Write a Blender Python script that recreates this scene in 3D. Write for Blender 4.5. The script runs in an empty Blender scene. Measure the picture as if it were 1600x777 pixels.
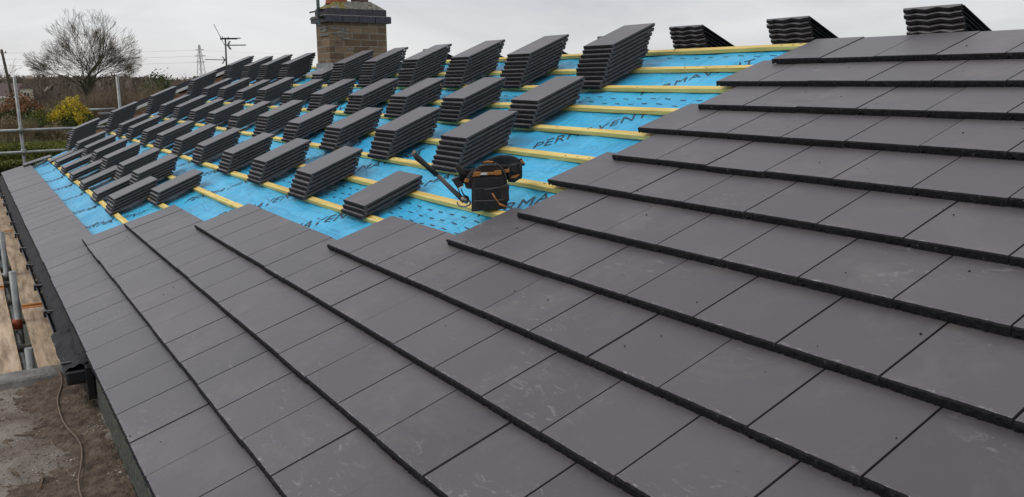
import bpy, bmesh, math, random
from mathutils import Vector, Matrix, noise
R = random.Random(7)
sc = bpy.context.scene
C = sc.collection
U = 0.32            # one roof unit (cover width of a tile) in metres
EZ = 2.88           # height of the eaves line above the garden
TH = math.radians(22.357)
CT, ST = math.cos(TH), math.sin(TH)

# ------------------------------------------------------------------ camera
cam_d = bpy.data.cameras.new('camera'); cam = bpy.data.objects.new('camera', cam_d); C.objects.link(cam)
sc.camera = cam
cam_d.sensor_width = 36.0; cam_d.lens = 1291.26 / 1600 * 36
cam_d.clip_start = 0.05; cam_d.clip_end = 6000
yaw, pitch, roll = math.radians(56.755), math.radians(11.527), math.radians(-0.30)
fw = Vector((-math.sin(yaw) * math.cos(pitch), math.cos(yaw) * math.cos(pitch), -math.sin(pitch)))
rt = Vector((math.cos(yaw), math.sin(yaw), 0)); upv = rt.cross(fw)
r2 = rt * math.cos(roll) + upv * math.sin(roll); u2 = -rt * math.sin(roll) + upv * math.cos(roll)
CAMP = Vector((2.24794 * U, -1.17728 * U, 4.16369 * U + EZ))
m = Matrix((r2, u2, -fw)).transposed().to_4x4(); m.translation = CAMP
cam.matrix_world = m

# ------------------------------------------------------------------ sky and sun (overcast)
w = bpy.data.worlds.new('World'); sc.world = w; w.use_nodes = True
nt = w.node_tree; nt.nodes.clear()
def nn(t, ty, **k):
    n = t.nodes.new(ty)
    for a, b in k.items():
        if a in n.inputs.keys(): n.inputs[a].default_value = b
        else: setattr(n, a, b)
    return n
sky = nn(nt, 'ShaderNodeTexSky', sky_type='NISHITA', sun_disc=False, sun_elevation=math.radians(52), sun_rotation=math.radians(205))
b1 = nn(nt, 'ShaderNodeBackground', Strength=0.02); nt.links.new(sky.outputs[0], b1.inputs[0])
tc = nn(nt, 'ShaderNodeTexCoord'); mp = nn(nt, 'ShaderNodeMapping'); mp.inputs['Scale'].default_value = (1.0, 1.0, 3.2)
nt.links.new(tc.outputs['Generated'], mp.inputs[0])
nz = nn(nt, 'ShaderNodeTexNoise', Scale=2.2, Detail=6.0, Roughness=0.55, Distortion=0.6); nt.links.new(mp.outputs[0], nz.inputs[0])
cr = nn(nt, 'ShaderNodeValToRGB'); nt.links.new(nz.outputs[0], cr.inputs[0])
cr.color_ramp.elements[0].position = 0.32; cr.color_ramp.elements[0].color = (0.56, 0.56, 0.595, 1)
cr.color_ramp.elements[1].position = 0.68; cr.color_ramp.elements[1].color = (0.86, 0.853, 0.875, 1)
b2 = nn(nt, 'ShaderNodeBackground', Strength=0.86); nt.links.new(cr.outputs[0], b2.inputs[0])
ad = nn(nt, 'ShaderNodeAddShader'); nt.links.new(b1.outputs[0], ad.inputs[0]); nt.links.new(b2.outputs[0], ad.inputs[1])
wo = nn(nt, 'ShaderNodeOutputWorld'); nt.links.new(ad.outputs[0], wo.inputs[0])
sd = bpy.data.lights.new('sun', 'SUN'); sun = bpy.data.objects.new('sun', sd); C.objects.link(sun)
sd.energy = 0.9; sd.angle = math.radians(28); sd.color = (1, 0.97, 0.93)
sun.rotation_euler = (math.radians(30), math.radians(-22), 0)
sc.view_settings.view_transform = 'Standard'; sc.view_settings.look = 'None'
sc.view_settings.exposure = 0.0; sc.view_settings.gamma = 1.0
sc.render.engine = 'CYCLES'

# ------------------------------------------------------------------ helpers
def P(u, v, n=0.0):
    """roof coordinates (along eaves, up the slope, off the slope) to world metres"""
    return Vector((u * U, (v * CT - n * ST) * U, (v * ST + n * CT) * U + EZ))
RY = 13.2 * CT
def PF(u, d, n=0.0):
    """the far slope: d units down from the ridge"""
    return Vector((u * U, (RY + d * CT + n * ST) * U, ((13.2 * ST) - d * ST + n * CT) * U + EZ))
def W(x, y, z): return Vector((x * U, y * U, z * U + EZ))
def tag(o, label=None, cat=None, group=None, kind=None):
    if label: o['label'] = label
    if cat: o['category'] = cat
    if group: o['group'] = group
    if kind: o['kind'] = kind
    return o
def link(name, bm, mats, parent=None, smooth=False):
    me = bpy.data.meshes.new(name); bm.to_mesh(me); bm.free()
    for mt in (mats if isinstance(mats, (list, tuple)) else [mats]): me.materials.append(mt)
    if smooth:
        for p in me.polygons: p.use_smooth = True
    o = bpy.data.objects.new(name, me); C.objects.link(o)
    if parent:
        o.parent = parent; o.matrix_parent_inverse = parent.matrix_world.inverted()
    return o
def empty(name, loc, label, cat, group=None):
    o = bpy.data.objects.new(name, None); C.objects.link(o); o.location = loc; o.empty_display_size = 0.2
    o.matrix_world = Matrix.Translation(loc)
    return tag(o, label, cat, group)
def quad(bm, a, b, c, d, mi=0):
    f = bm.faces.new([bm.verts.new(x) for x in (a, b, c, d)]); f.material_index = mi; return f
def hexa(bm, p, mi=0):
    """p: 8 points, bottom loop then top loop"""
    v = [bm.verts.new(x) for x in p]
    for q in ((3, 2, 1, 0), (4, 5, 6, 7), (0, 1, 5, 4), (1, 2, 6, 5), (2, 3, 7, 6), (3, 0, 4, 7)):
        bm.faces.new([v[i] for i in q]).material_index = mi
    return v
def box(bm, x0, x1, y0, y1, z0, z1, F=None, mi=0):
    F = F or (lambda a, b, c: Vector((a, b, c)))
    return hexa(bm, [F(x0, y0, z0), F(x1, y0, z0), F(x1, y1, z0), F(x0, y1, z0), F(x0, y0, z1), F(x1, y0, z1), F(x1, y1, z1), F(x0, y1, z1)], mi)
def tube(bm, pts, rad, sides=8, mi=0, cap=True):
    pts = [Vector(p) for p in pts]; rings = []
    n = len(pts)
    for i, p in enumerate(pts):
        t = (pts[min(i + 1, n - 1)] - pts[max(i - 1, 0)])
        if t.length < 1e-9: t = Vector((0, 0, 1))
        t.normalize()
        a = Vector((0, 0, 1)) if abs(t.z) < 0.9 else Vector((1, 0, 0))
        x = t.cross(a).normalized(); y = t.cross(x)
        r = rad[i] if isinstance(rad, (list, tuple)) else rad
        rings.append([bm.verts.new(p + (x * math.cos(2 * math.pi * k / sides) + y * math.sin(2 * math.pi * k / sides)) * r) for k in range(sides)])
    for i in range(n - 1):
        for k in range(sides):
            f = bm.faces.new((rings[i][k], rings[i][(k + 1) % sides], rings[i + 1][(k + 1) % sides], rings[i + 1][k])); f.material_index = mi; f.smooth = True
    if cap and sides > 2:
        bm.faces.new(rings[0][::-1]).material_index = mi; bm.faces.new(rings[-1]).material_index = mi
def bevel(bm, w, seg=1):
    bmesh.ops.bevel(bm, geom=list(bm.edges), offset=w, segments=seg, affect='EDGES', profile=0.6)

# ------------------------------------------------------------------ materials
def mat(name, col, rough=0.6, var=0.15, scale=8.0, bump=0.0, bscale=60.0, metal=0.0, island=0.0, spec=0.5, col2=None, coord='Object', detail=6.0, stretch=None, alpha=None, trans=None):
    m = bpy.data.materials.new(name); m.use_nodes = True; t = m.node_tree; b = t.nodes['Principled BSDF']
    b.inputs['Roughness'].default_value = rough; b.inputs['Metallic'].default_value = metal
    b.inputs['Specular IOR Level'].default_value = spec
    tc = nn(t, 'ShaderNodeTexCoord'); src = tc.outputs[coord]
    if stretch:
        mp = nn(t, 'ShaderNodeMapping'); mp.inputs['Scale'].default_value = stretch; t.links.new(src, mp.inputs[0]); src = mp.outputs[0]
    nz = nn(t, 'ShaderNodeTexNoise', Scale=scale, Detail=detail, Roughness=0.6); t.links.new(src, nz.inputs[0])
    rp = nn(t, 'ShaderNodeValToRGB'); t.links.new(nz.outputs[0], rp.inputs[0])
    c2 = col2 or tuple(min(1, c * (1 + var)) for c in col); c1 = tuple(c * (1 - var) for c in col) if not col2 else col
    rp.color_ramp.elements[0].position = 0.35; rp.color_ramp.elements[0].color = (*c1, 1)
    rp.color_ramp.elements[1].position = 0.65; rp.color_ramp.elements[1].color = (*c2, 1)
    out = rp.outputs[0]
    if island:
        ge = nn(t, 'ShaderNodeNewGeometry'); hs = nn(t, 'ShaderNodeHueSaturation')
        mr = nn(t, 'ShaderNodeMapRange'); mr.inputs['To Min'].default_value = 1 - island; mr.inputs['To Max'].default_value = 1 + island
        t.links.new(ge.outputs['Random Per Island'], mr.inputs[0]); t.links.new(mr.outputs[0], hs.inputs['Value']); t.links.new(out, hs.inputs['Color']); out = hs.outputs[0]
    t.links.new(out, b.inputs['Base Color'])
    if bump:
        nb = nn(t, 'ShaderNodeTexNoise', Scale=bscale, Detail=5.0, Roughness=0.65); t.links.new(src, nb.inputs[0])
        bp = nn(t, 'ShaderNodeBump', Strength=bump, Distance=0.01); t.links.new(nb.outputs[0], bp.inputs['Height']); t.links.new(bp.outputs[0], b.inputs['Normal'])
    if alpha is not None: b.inputs['Alpha'].default_value = alpha
    if trans is not None: b.inputs['Transmission Weight'].default_value = trans
    return m

def tile_material():
    m = bpy.data.materials.new('tile_face'); m.use_nodes = True; t = m.node_tree; L = t.links; b = t.nodes['Principled BSDF']
    tc = nn(t, 'ShaderNodeTexCoord'); oi = nn(t, 'ShaderNodeObjectInfo')
    ad = nn(t, 'ShaderNodeVectorMath', operation='ADD'); sc_ = nn(t, 'ShaderNodeMath', operation='MULTIPLY'); sc_.inputs[1].default_value = 31.0
    L.new(oi.outputs['Random'], sc_.inputs[0]); L.new(tc.outputs['Object'], ad.inputs[0]); L.new(sc_.outputs[0], ad.inputs[1]); co = ad.outputs[0]
    n1 = nn(t, 'ShaderNodeTexNoise', Scale=1.1, Detail=6.0, Roughness=0.62); L.new(co, n1.inputs[0])
    r1 = nn(t, 'ShaderNodeValToRGB'); L.new(n1.outputs[0], r1.inputs[0])
    r1.color_ramp.elements[0].position = 0.3; r1.color_ramp.elements[0].color = (0.061, 0.053, 0.059, 1)
    r1.color_ramp.elements[1].position = 0.7; r1.color_ramp.elements[1].color = (0.087, 0.075, 0.082, 1)
    ge = nn(t, 'ShaderNodeNewGeometry'); a2 = nn(t, 'ShaderNodeMath', operation='ADD'); L.new(ge.outputs['Random Per Island'], a2.inputs[0]); L.new(oi.outputs['Random'], a2.inputs[1])
    fr = nn(t, 'ShaderNodeMath', operation='FRACT'); L.new(a2.outputs[0], fr.inputs[0])
    mr = nn(t, 'ShaderNodeMapRange'); mr.inputs['To Min'].default_value = 0.87; mr.inputs['To Max'].default_value = 1.12; L.new(fr.outputs[0], mr.inputs[0])
    hs = nn(t, 'ShaderNodeHueSaturation'); L.new(r1.outputs[0], hs.inputs['Color']); L.new(mr.outputs[0], hs.inputs['Value'])
    cur = hs.outputs[0]
    def mixin(fac, col, cur):
        mx = nn(t, 'ShaderNodeMix', data_type='RGBA'); L.new(fac, mx.inputs[0]); L.new(cur, mx.inputs[6]); mx.inputs[7].default_value = (*col, 1); return mx.outputs[2]
    def thr(sock, lo, hi, amt=1.0):
        q = nn(t, 'ShaderNodeMapRange'); q.inputs['From Min'].default_value = lo; q.inputs['From Max'].default_value = hi; q.inputs['To Max'].default_value = amt; L.new(sock, q.inputs[0]); return q.outputs[0]
    def mul(a, c):
        q = nn(t, 'ShaderNodeMath', operation='MULTIPLY'); L.new(a, q.inputs[0]); L.new(c, q.inputs[1]); return q.outputs[0]
    # dusty brown footprints, large and soft
    nd = nn(t, 'ShaderNodeTexNoise', Scale=2.3, Detail=8.0, Roughness=0.7, Distortion=0.6); L.new(co, nd.inputs[0])
    cur = mixin(thr(nd.outputs[0], 0.52, 0.70, 0.5), (0.155, 0.132, 0.118), cur)
    # scuffs and chalky rub marks
    mp = nn(t, 'ShaderNodeMapping'); mp.inputs['Scale'].default_value = (1.0, 2.4, 2.4); mp.inputs['Rotation'].default_value = (0, 0, 0.5); L.new(co, mp.inputs[0])
    ns = nn(t, 'ShaderNodeTexNoise', Scale=13.0, Detail=9.0, Roughness=0.75, Distortion=1.3); L.new(mp.outputs[0], ns.inputs[0])
    nm = nn(t, 'ShaderNodeTexNoise', Scale=2.1, Detail=2.0); L.new(co, nm.inputs[0])
    cur = mixin(mul(thr(ns.outputs[0], 0.56, 0.68), thr(nm.outputs[0], 0.52, 0.64, 0.6)), (0.32, 0.285, 0.285), cur)
    # chipped white marks just above the front edge
    uv = nn(t, 'ShaderNodeSeparateXYZ'); L.new(tc.outputs['UV'], uv.inputs[0])
    edge = nn(t, 'ShaderNodeMapRange'); edge.inputs['From Min'].default_value = 0.015; edge.inputs['From Max'].default_value = 0.07
    edge.inputs['To Min'].default_value = 1.0; edge.inputs['To Max'].default_value = 0.0; L.new(uv.outputs[1], edge.inputs[0])
    mp2 = nn(t, 'ShaderNodeMapping'); mp2.inputs['Scale'].default_value = (1.0, 4.0, 4.0); L.new(co, mp2.inputs[0])
    ne = nn(t, 'ShaderNodeTexNoise', Scale=30.0, Detail=6.0, Roughness=0.7, Distortion=0.8); L.new(mp2.outputs[0], ne.inputs[0])
    cur = mixin(mul(edge.outputs[0], thr(ne.outputs[0], 0.575, 0.65, 0.7)), (0.5, 0.49, 0.5), cur)
    # dark grit specks
    vo = nn(t, 'ShaderNodeTexVoronoi', Scale=4.0, Randomness=1.0); L.new(co, vo.inputs[0])
    rr = nn(t, 'ShaderNodeMapRange'); rr.inputs['From Min'].default_value = 0.008; rr.inputs['From Max'].default_value = 0.020; rr.inputs['To Min'].default_value = 0.85; rr.inputs['To Max'].default_value = 0.0; L.new(vo.outputs['Distance'], rr.inputs[0])
    cur = mixin(rr.outputs[0], (0.03, 0.028, 0.03), cur)
    L.new(cur, b.inputs['Base Color'])
    b.inputs['Specular IOR Level'].default_value = 0.9; b.inputs['Sheen Weight'].default_value = 0.24; b.inputs['Sheen Roughness'].default_value = 0.40
    rg = nn(t, 'ShaderNodeMapRange'); rg.inputs['To Min'].default_value = 0.36; rg.inputs['To Max'].default_value = 0.54; L.new(n1.outputs[0], rg.inputs[0]); L.new(rg.outputs[0], b.inputs['Roughness'])
    nb = nn(t, 'ShaderNodeTexNoise', Scale=70.0, Detail=6.0, Roughness=0.7); L.new(co, nb.inputs[0])
    bp = nn(t, 'ShaderNodeBump', Strength=0.22, Distance=0.004); L.new(nb.outputs[0], bp.inputs['Height'])
    nb2 = nn(t, 'ShaderNodeTexNoise', Scale=5.0, Detail=2.0); L.new(co, nb2.inputs[0])
    bp2 = nn(t, 'ShaderNodeBump', Strength=0.25, Distance=0.01); L.new(nb2.outputs[0], bp2.inputs['Height']); L.new(bp.outputs[0], bp2.inputs['Normal'])
    L.new(bp2.outputs[0], b.inputs['Normal'])
    return m
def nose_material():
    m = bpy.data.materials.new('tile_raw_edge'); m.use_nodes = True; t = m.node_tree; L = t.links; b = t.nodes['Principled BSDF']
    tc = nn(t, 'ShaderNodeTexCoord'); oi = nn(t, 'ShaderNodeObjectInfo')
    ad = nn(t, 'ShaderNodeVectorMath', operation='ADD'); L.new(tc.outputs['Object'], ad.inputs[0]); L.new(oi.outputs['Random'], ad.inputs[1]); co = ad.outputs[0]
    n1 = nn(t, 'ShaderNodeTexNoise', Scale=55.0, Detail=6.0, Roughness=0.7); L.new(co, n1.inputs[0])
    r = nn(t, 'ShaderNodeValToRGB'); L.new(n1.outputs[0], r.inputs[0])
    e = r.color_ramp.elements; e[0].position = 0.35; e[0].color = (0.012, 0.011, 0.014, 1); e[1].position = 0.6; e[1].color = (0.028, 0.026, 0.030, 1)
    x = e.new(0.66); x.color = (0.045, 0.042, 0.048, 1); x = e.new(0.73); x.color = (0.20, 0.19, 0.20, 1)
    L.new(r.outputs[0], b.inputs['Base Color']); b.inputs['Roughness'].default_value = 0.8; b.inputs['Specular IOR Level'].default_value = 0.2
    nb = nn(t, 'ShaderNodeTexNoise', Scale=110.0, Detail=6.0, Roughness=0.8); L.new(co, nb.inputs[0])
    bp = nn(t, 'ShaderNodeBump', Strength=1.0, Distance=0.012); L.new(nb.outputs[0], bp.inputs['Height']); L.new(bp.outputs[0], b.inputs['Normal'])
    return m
M_TILE = tile_material(); M_NOSE = nose_material()
M_TSIDE = mat('tile_side', (0.055, 0.050, 0.056), 0.6, scale=30, col2=(0.085, 0.080, 0.086), bump=0.3)
def membrane_material():
    m = bpy.data.materials.new('blue_membrane'); m.use_nodes = True; t = m.node_tree; L = t.links; b = t.nodes['Principled BSDF']
    tc = nn(t, 'ShaderNodeTexCoord'); co = tc.outputs['Object']
    def mp(s): q = nn(t, 'ShaderNodeMapping'); q.inputs['Scale'].default_value = s; L.new(co, q.inputs[0]); return q.outputs[0]
    n1 = nn(t, 'ShaderNodeTexNoise', Scale=1.6, Detail=6.0, Roughness=0.6, Distortion=0.5); L.new(co, n1.inputs[0])
    r = nn(t, 'ShaderNodeValToRGB'); L.new(n1.outputs[0], r.inputs[0]); e = r.color_ramp.elements
    e[0].position = 0.34; e[0].color = (0.012, 0.41, 0.74, 1); e[1].position = 0.66; e[1].color = (0.05, 0.57, 0.90, 1)
    # thin crease lines running up the sheet and a few across it
    n2 = nn(t, 'ShaderNodeTexNoise', Scale=1.0, Detail=3.0, Distortion=0.4); L.new(mp((11.0, 1.1, 1.1)), n2.inputs[0])
    n3 = nn(t, 'ShaderNodeTexNoise', Scale=1.0, Detail=2.0, Distortion=0.8); L.new(mp((1.2, 7.0, 7.0)), n3.inputs[0])
    def ridge(sock, w):
        a = nn(t, 'ShaderNodeMath', operation='SUBTRACT'); a.inputs[1].default_value = 0.5; L.new(sock, a.inputs[0])
        c = nn(t, 'ShaderNodeMath', operation='ABSOLUTE'); L.new(a.outputs[0], c.inputs[0])
        d = nn(t, 'ShaderNodeMapRange'); d.inputs['From Max'].default_value = w; d.inputs['To Min'].default_value = 1.0; d.inputs['To Max'].default_value = 0.0; L.new(c.outputs[0], d.inputs[0]); return d.outputs[0]
    k1, k2 = ridge(n2.outputs[0], 0.012), ridge(n3.outputs[0], 0.010)
    mxm = nn(t, 'ShaderNodeMath', operation='MAXIMUM'); L.new(k1, mxm.inputs[0]); L.new(k2, mxm.inputs[1])
    fm = nn(t, 'ShaderNodeMath', operation='MULTIPLY'); fm.inputs[1].default_value = 0.22; L.new(mxm.outputs[0], fm.inputs[0])
    mx = nn(t, 'ShaderNodeMix', data_type='RGBA'); L.new(fm.outputs[0], mx.inputs[0]); L.new(r.outputs[0], mx.inputs[6]); mx.inputs[7].default_value = (0.008, 0.16, 0.38, 1)
    L.new(mx.outputs[2], b.inputs['Base Color']); b.inputs['Roughness'].default_value = 0.40; b.inputs['Specular IOR Level'].default_value = 0.6; b.inputs['Sheen Weight'].default_value = 0.12
    h = nn(t, 'ShaderNodeMath', operation='MULTIPLY_ADD'); L.new(n1.outputs[0], h.inputs[0]); h.inputs[1].default_value = 1.2
    n4 = nn(t, 'ShaderNodeTexNoise', Scale=1.0, Detail=4.0, Distortion=1.0); L.new(mp((6.0, 3.5, 3.5)), n4.inputs[0]); L.new(n4.outputs[0], h.inputs[2])
    hh = nn(t, 'ShaderNodeMath', operation='MULTIPLY_ADD'); L.new(mxm.outputs[0], hh.inputs[0]); hh.inputs[1].default_value = 0.35; L.new(h.outputs[0], hh.inputs[2])
    bp = nn(t, 'ShaderNodeBump', Strength=0.55, Distance=0.03); L.new(hh.outputs[0], bp.inputs['Height']); L.new(bp.outputs[0], b.inputs['Normal'])
    return m
M_MEMB = membrane_material()
M_INK = mat('black_print', (0.03, 0.05, 0.08), 0.5)
M_BATT = mat('treated_batten', (0.72, 0.48, 0.11), 0.6, scale=5.0, col2=(1.0, 0.81, 0.27), bump=0.25, bscale=50, island=0.08, stretch=(0.5, 9, 9))
M_KNOT = mat('batten_knot', (0.18, 0.10, 0.04), 0.7)
M_BLACK = mat('black_plastic', (0.012, 0.012, 0.014), 0.4, var=0.3, scale=14, bump=0.15)
M_FELT = mat('black_felt', (0.018, 0.018, 0.019), 0.85, var=0.4, scale=9, bump=0.6, bscale=18)
M_GALV = mat('galvanised_tube', (0.27, 0.28, 0.27), 0.45, var=0.22, scale=12, metal=0.55, bump=0.15)
def deepen(m, d):
    for n_ in m.node_tree.nodes:
        if n_.type == 'BUMP': n_.inputs['Distance'].default_value = d
    return m
M_RUST = mat('painted_coupler', (0.33, 0.07, 0.03), 0.6, var=0.3, scale=20, metal=0.2)
M_BOARD = mat('scaffold_board_wood', (0.27, 0.19, 0.12), 0.85, scale=4.5, col2=(0.66, 0.50, 0.34), bump=0.3, bscale=30, stretch=(0.6, 5, 5))
M_BEND = mat('board_end_band', (0.55, 0.22, 0.05), 0.6)
M_DASH = mat('pebble_dash', (0.055, 0.06, 0.048), 0.95, scale=45, col2=(0.17, 0.18, 0.14), bump=1.0, bscale=90)
M_CONC = mat('weathered_concrete', (0.16, 0.15, 0.135), 0.9, scale=9, col2=(0.27, 0.255, 0.235), bump=0.6, bscale=40)
M_SLATE_N = mat('neighbour_roof', (0.055, 0.055, 0.065), 0.7, scale=10)
M_WHITE = mat('white_upvc', (0.78, 0.78, 0.76), 0.4, var=0.05)
M_LEAD = mat('lead_flashing', (0.30, 0.31, 0.33), 0.5, var=0.25, scale=12, metal=0.4, bump=0.3, bscale=20)
M_GLASS = mat('window_pane', (0.03, 0.035, 0.04), 0.08, spec=1.0)

def brick_material(name, c1, c2, mortar, sx, sy, sz_mode, bump=0.5):
    m = bpy.data.materials.new(name); m.use_nodes = True; t = m.node_tree; L = t.links; b = t.nodes['Principled BSDF']
    tc = nn(t, 'ShaderNodeTexCoord'); sp = nn(t, 'ShaderNodeSeparateXYZ'); L.new(tc.outputs['Object'], sp.inputs[0])
    a = nn(t, 'ShaderNodeMath', operation='ADD'); L.new(sp.outputs[0], a.inputs[0]); L.new(sp.outputs[1], a.inputs[1])
    cb = nn(t, 'ShaderNodeCombineXYZ'); L.new(a.outputs[0], cb.inputs[0]); L.new(sp.outputs[2], cb.inputs[1])
    br = nn(t, 'ShaderNodeTexBrick'); L.new(cb.outputs[0], br.inputs[0])
    br.inputs['Scale'].default_value = 1.0; br.inputs['Brick Width'].default_value = sx; br.inputs['Row Height'].default_value = sy
    br.inputs['Mortar Size'].default_value = 0.006; br.inputs['Mortar Smooth'].default_value = 0.3; br.inputs['Bias'].default_value = 0.0
    br.inputs['Color1'].default_value = (*c1, 1); br.inputs['Color2'].default_value = (*c2, 1); br.inputs['Mortar'].default_value = (*mortar, 1)
    nz = nn(t, 'ShaderNodeTexNoise', Scale=9.0, Detail=7.0, Roughness=0.7); L.new(tc.outputs['Object'], nz.inputs[0])
    mr = nn(t, 'ShaderNodeMapRange'); mr.inputs['To Min'].default_value = 0.35; mr.inputs['To Max'].default_value = 1.65; L.new(nz.outputs[0], mr.inputs[0])
    hs = nn(t, 'ShaderNodeHueSaturation'); L.new(br.outputs[0], hs.inputs['Color']); L.new(mr.outputs[0], hs.inputs['Value']); L.new(hs.outputs[0], b.inputs['Base Color'])
    b.inputs['Roughness'].default_value = 0.9
    ib = nn(t, 'ShaderNodeMath', operation='SUBTRACT'); ib.inputs[0].default_value = 1.0; L.new(br.outputs['Fac'], ib.inputs[1])
    a3 = nn(t, 'ShaderNodeMath', operation='ADD'); L.new(ib.outputs[0], a3.inputs[0]); L.new(nz.outputs[0], a3.inputs[1])
    bp = nn(t, 'ShaderNodeBump', Strength=bump, Distance=0.012); L.new(a3.outputs[0], bp.inputs['Height']); L.new(bp.outputs[0], b.inputs['Normal'])
    return m
M_BRICK = brick_material('buff_chimney_brick', (0.115, 0.070, 0.040), (0.235, 0.155, 0.090), (0.25, 0.225, 0.185), 0.235, 0.083, 0)
M_RBRICK = brick_material('red_wall_brick', (0.30, 0.13, 0.07), (0.36, 0.18, 0.10), (0.4, 0.37, 0.33), 0.225, 0.075, 0)
M_BLUEB = mat('blue_engineering_brick', (0.030, 0.027, 0.038), 0.55, scale=25, col2=(0.065, 0.058, 0.075), bump=0.3)
M_FLAUNCH = mat('lichen_mortar', (0.12, 0.11, 0.09), 0.95, scale=28, col2=(0.36, 0.34, 0.28), bump=1.0, bscale=55)
M_LICHEN = mat('yellow_lichen', (0.22, 0.19, 0.05), 0.95, var=0.4, scale=40, bump=0.8)
M_TERRA = mat('terracotta', (0.36, 0.10, 0.05), 0.75, var=0.2, scale=10)
M_DTERRA = mat('sooty_terracotta', (0.10, 0.06, 0.055), 0.8, var=0.3, scale=12)

# ------------------------------------------------------------------ ground and far land
def ground_z(x, y):
    d = math.hypot(x, y)
    return -0.02 + (noise.noise(Vector((x * 0.008, y * 0.008, 0))) * 1.2 if d > 120 else 0)
M_GRASS = mat('lawn_grass', (0.050, 0.062, 0.012), 0.95, scale=0.25, col2=(0.115, 0.120, 0.024), bump=0.3, bscale=30)
bm = bmesh.new()
rings = [0, 20, 40, 60, 80, 110, 150, 220, 320, 500, 800, 1400, 3000]
prev = None
for ri, r in enumerate(rings):
    ring = []
    if r == 0: ring = [bm.verts.new((0, 0, -0.02))]
    else:
        for k in range(96):
            a = 2 * math.pi * k / 96; x, y = r * math.cos(a), r * math.sin(a)
            ring.append(bm.verts.new((x, y, ground_z(x, y))))
    if prev:
        for k in range(96):
            if len(prev) == 1: bm.faces.new((prev[0], ring[k], ring[(k + 1) % 96]))
            else: bm.faces.new((prev[k], ring[k], ring[(k + 1) % 96], prev[(k + 1) % 96]))
    prev = ring
tag(link('ground', bm, M_GRASS, smooth=True), 'green garden lawn and fields beyond the scaffold', 'ground', kind='structure')
def at(px, dist, z=0.0):
    """ground point seen in the direction of column px, at a distance"""
    a = yaw - math.atan((px - 800) / 1291.26 * math.cos(pitch))
    return Vector((CAMP.x - math.sin(a) * dist, CAMP.y + math.cos(a) * dist, z))
def zat(py, dist): return CAMP.z + (128.5 - py) / 1291.26 * dist
def sizeat(npx, dist): return npx / 1291.26 * dist
# brown ploughed field on the far rise
bm = bmesh.new()
pts = [at(px, d, 0) for px, d in ((-300, 400), (900, 400), (900, 1300), (-300, 1300))]
for i in range(24):
    for j in range(2):
        pass
f = [[None] * 3 for _ in range(25)]
for i in range(25):
    px = -300 + 2400 * i / 24
    for j, d in enumerate((420, 800, 1300)):
        p = at(px, d); p.z = (0.3, 4.2, 6.5)[j] + noise.noise(Vector((i * 0.3, j, 5))) * 1.2; f[i][j] = bm.verts.new(p)
for i in range(24):
    for j in range(2): bm.faces.new((f[i][j], f[i + 1][j], f[i + 1][j + 1], f[i][j + 1]))
M_FIELD = mat('ploughed_field', (0.17, 0.13, 0.10), 0.95, scale=0.02, col2=(0.24, 0.19, 0.15))
tag(link('hills', bm, M_FIELD, smooth=True), 'low brown field rising to the skyline', 'hills', kind='structure')

# ------------------------------------------------------------------ vegetation
def leaf_mat(name, c1, c2, isl=0.35):
    return mat(name, c1, 0.8, scale=1.4, col2=c2, island=isl, spec=0.25)
M_BARK = mat('bark', (0.085, 0.075, 0.055), 0.95, var=0.3, scale=4, spec=0.2)
M_TWIG = mat('dark_twig', (0.15, 0.12, 0.09), 0.95, var=0.3, scale=2, island=0.3, spec=0.2)
M_BRTWIG = mat('brown_twig', (0.20, 0.155, 0.11), 0.95, var=0.3, scale=0.6, island=0.4, spec=0.2)
M_TANTW = mat('tan_twig', (0.25, 0.20, 0.12), 0.95, var=0.3, scale=1, island=0.4, spec=0.2)
M_YEL = leaf_mat('yellow_blossom', (0.42, 0.32, 0.03), (0.62, 0.49, 0.04), 0.35)
M_GRN = leaf_mat('dark_green_leaf', (0.045, 0.070, 0.020), (0.090, 0.120, 0.035))
M_OLIVE = leaf_mat('olive_leaf', (0.09, 0.11, 0.02), (0.16, 0.17, 0.035))
M_RUSS = leaf_mat('russet_leaf', (0.17, 0.085, 0.045), (0.27, 0.14, 0.07))
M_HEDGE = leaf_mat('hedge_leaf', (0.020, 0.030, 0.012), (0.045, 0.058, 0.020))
M_HTOP = leaf_mat('hedge_lit_top_leaf', (0.085, 0.095, 0.022), (0.14, 0.15, 0.035), 0.2)  # paler copy of the hedge leaf; the lit top is put into its colour
def leafquad(bm, p, s, mi=0):
    a = Vector((R.gauss(0, 1), R.gauss(0, 1), R.gauss(0, 1))).normalized()
    b = a.cross(Vector((R.gauss(0, 1), R.gauss(0, 1), R.gauss(0, 1)))).normalized()
    s2 = s * R.uniform(0.6, 1.3)
    quad(bm, p - a * s2 - b * s2 * 0.5, p + a * s2 * 0.3 - b * s2 * 0.6, p + a * s2 + b * s2 * 0.4, p - a * s2 * 0.2 + b * s2 * 0.6, mi)
def foliage(center, rx, ry, h, n, s, seed, mifn=None, shell=0.55):
    bm = bmesh.new(); q = 0
    while q < n:
        a = R.uniform(0, 2 * math.pi); cz = R.uniform(-0.15, 1.0); rr = math.sqrt(max(0, 1 - max(cz, 0) ** 2)) * R.uniform(shell, 1) ** 0.6
        dirv = Vector((math.cos(a) * rr, math.sin(a) * rr, cz * R.uniform(shell, 1)))
        k = 1 + 0.28 * noise.noise(dirv * 2.6 + Vector((seed, 0, 0))) + 0.15 * noise.noise(dirv * 7 + Vector((seed, 3, 0)))
        p = Vector((center.x + dirv.x * rx * k, center.y + dirv.y * ry * k, center.z + max(0.0, 0.12 + dirv.z * 0.88 * k) * h))
        if noise.noise(p * (2.2 / max(h, 1)) * 2 + Vector((seed * 3, 1, 2))) < -0.28: continue
        leafquad(bm, p, s, mifn(p) if mifn else 0); q += 1
    return bm
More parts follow.
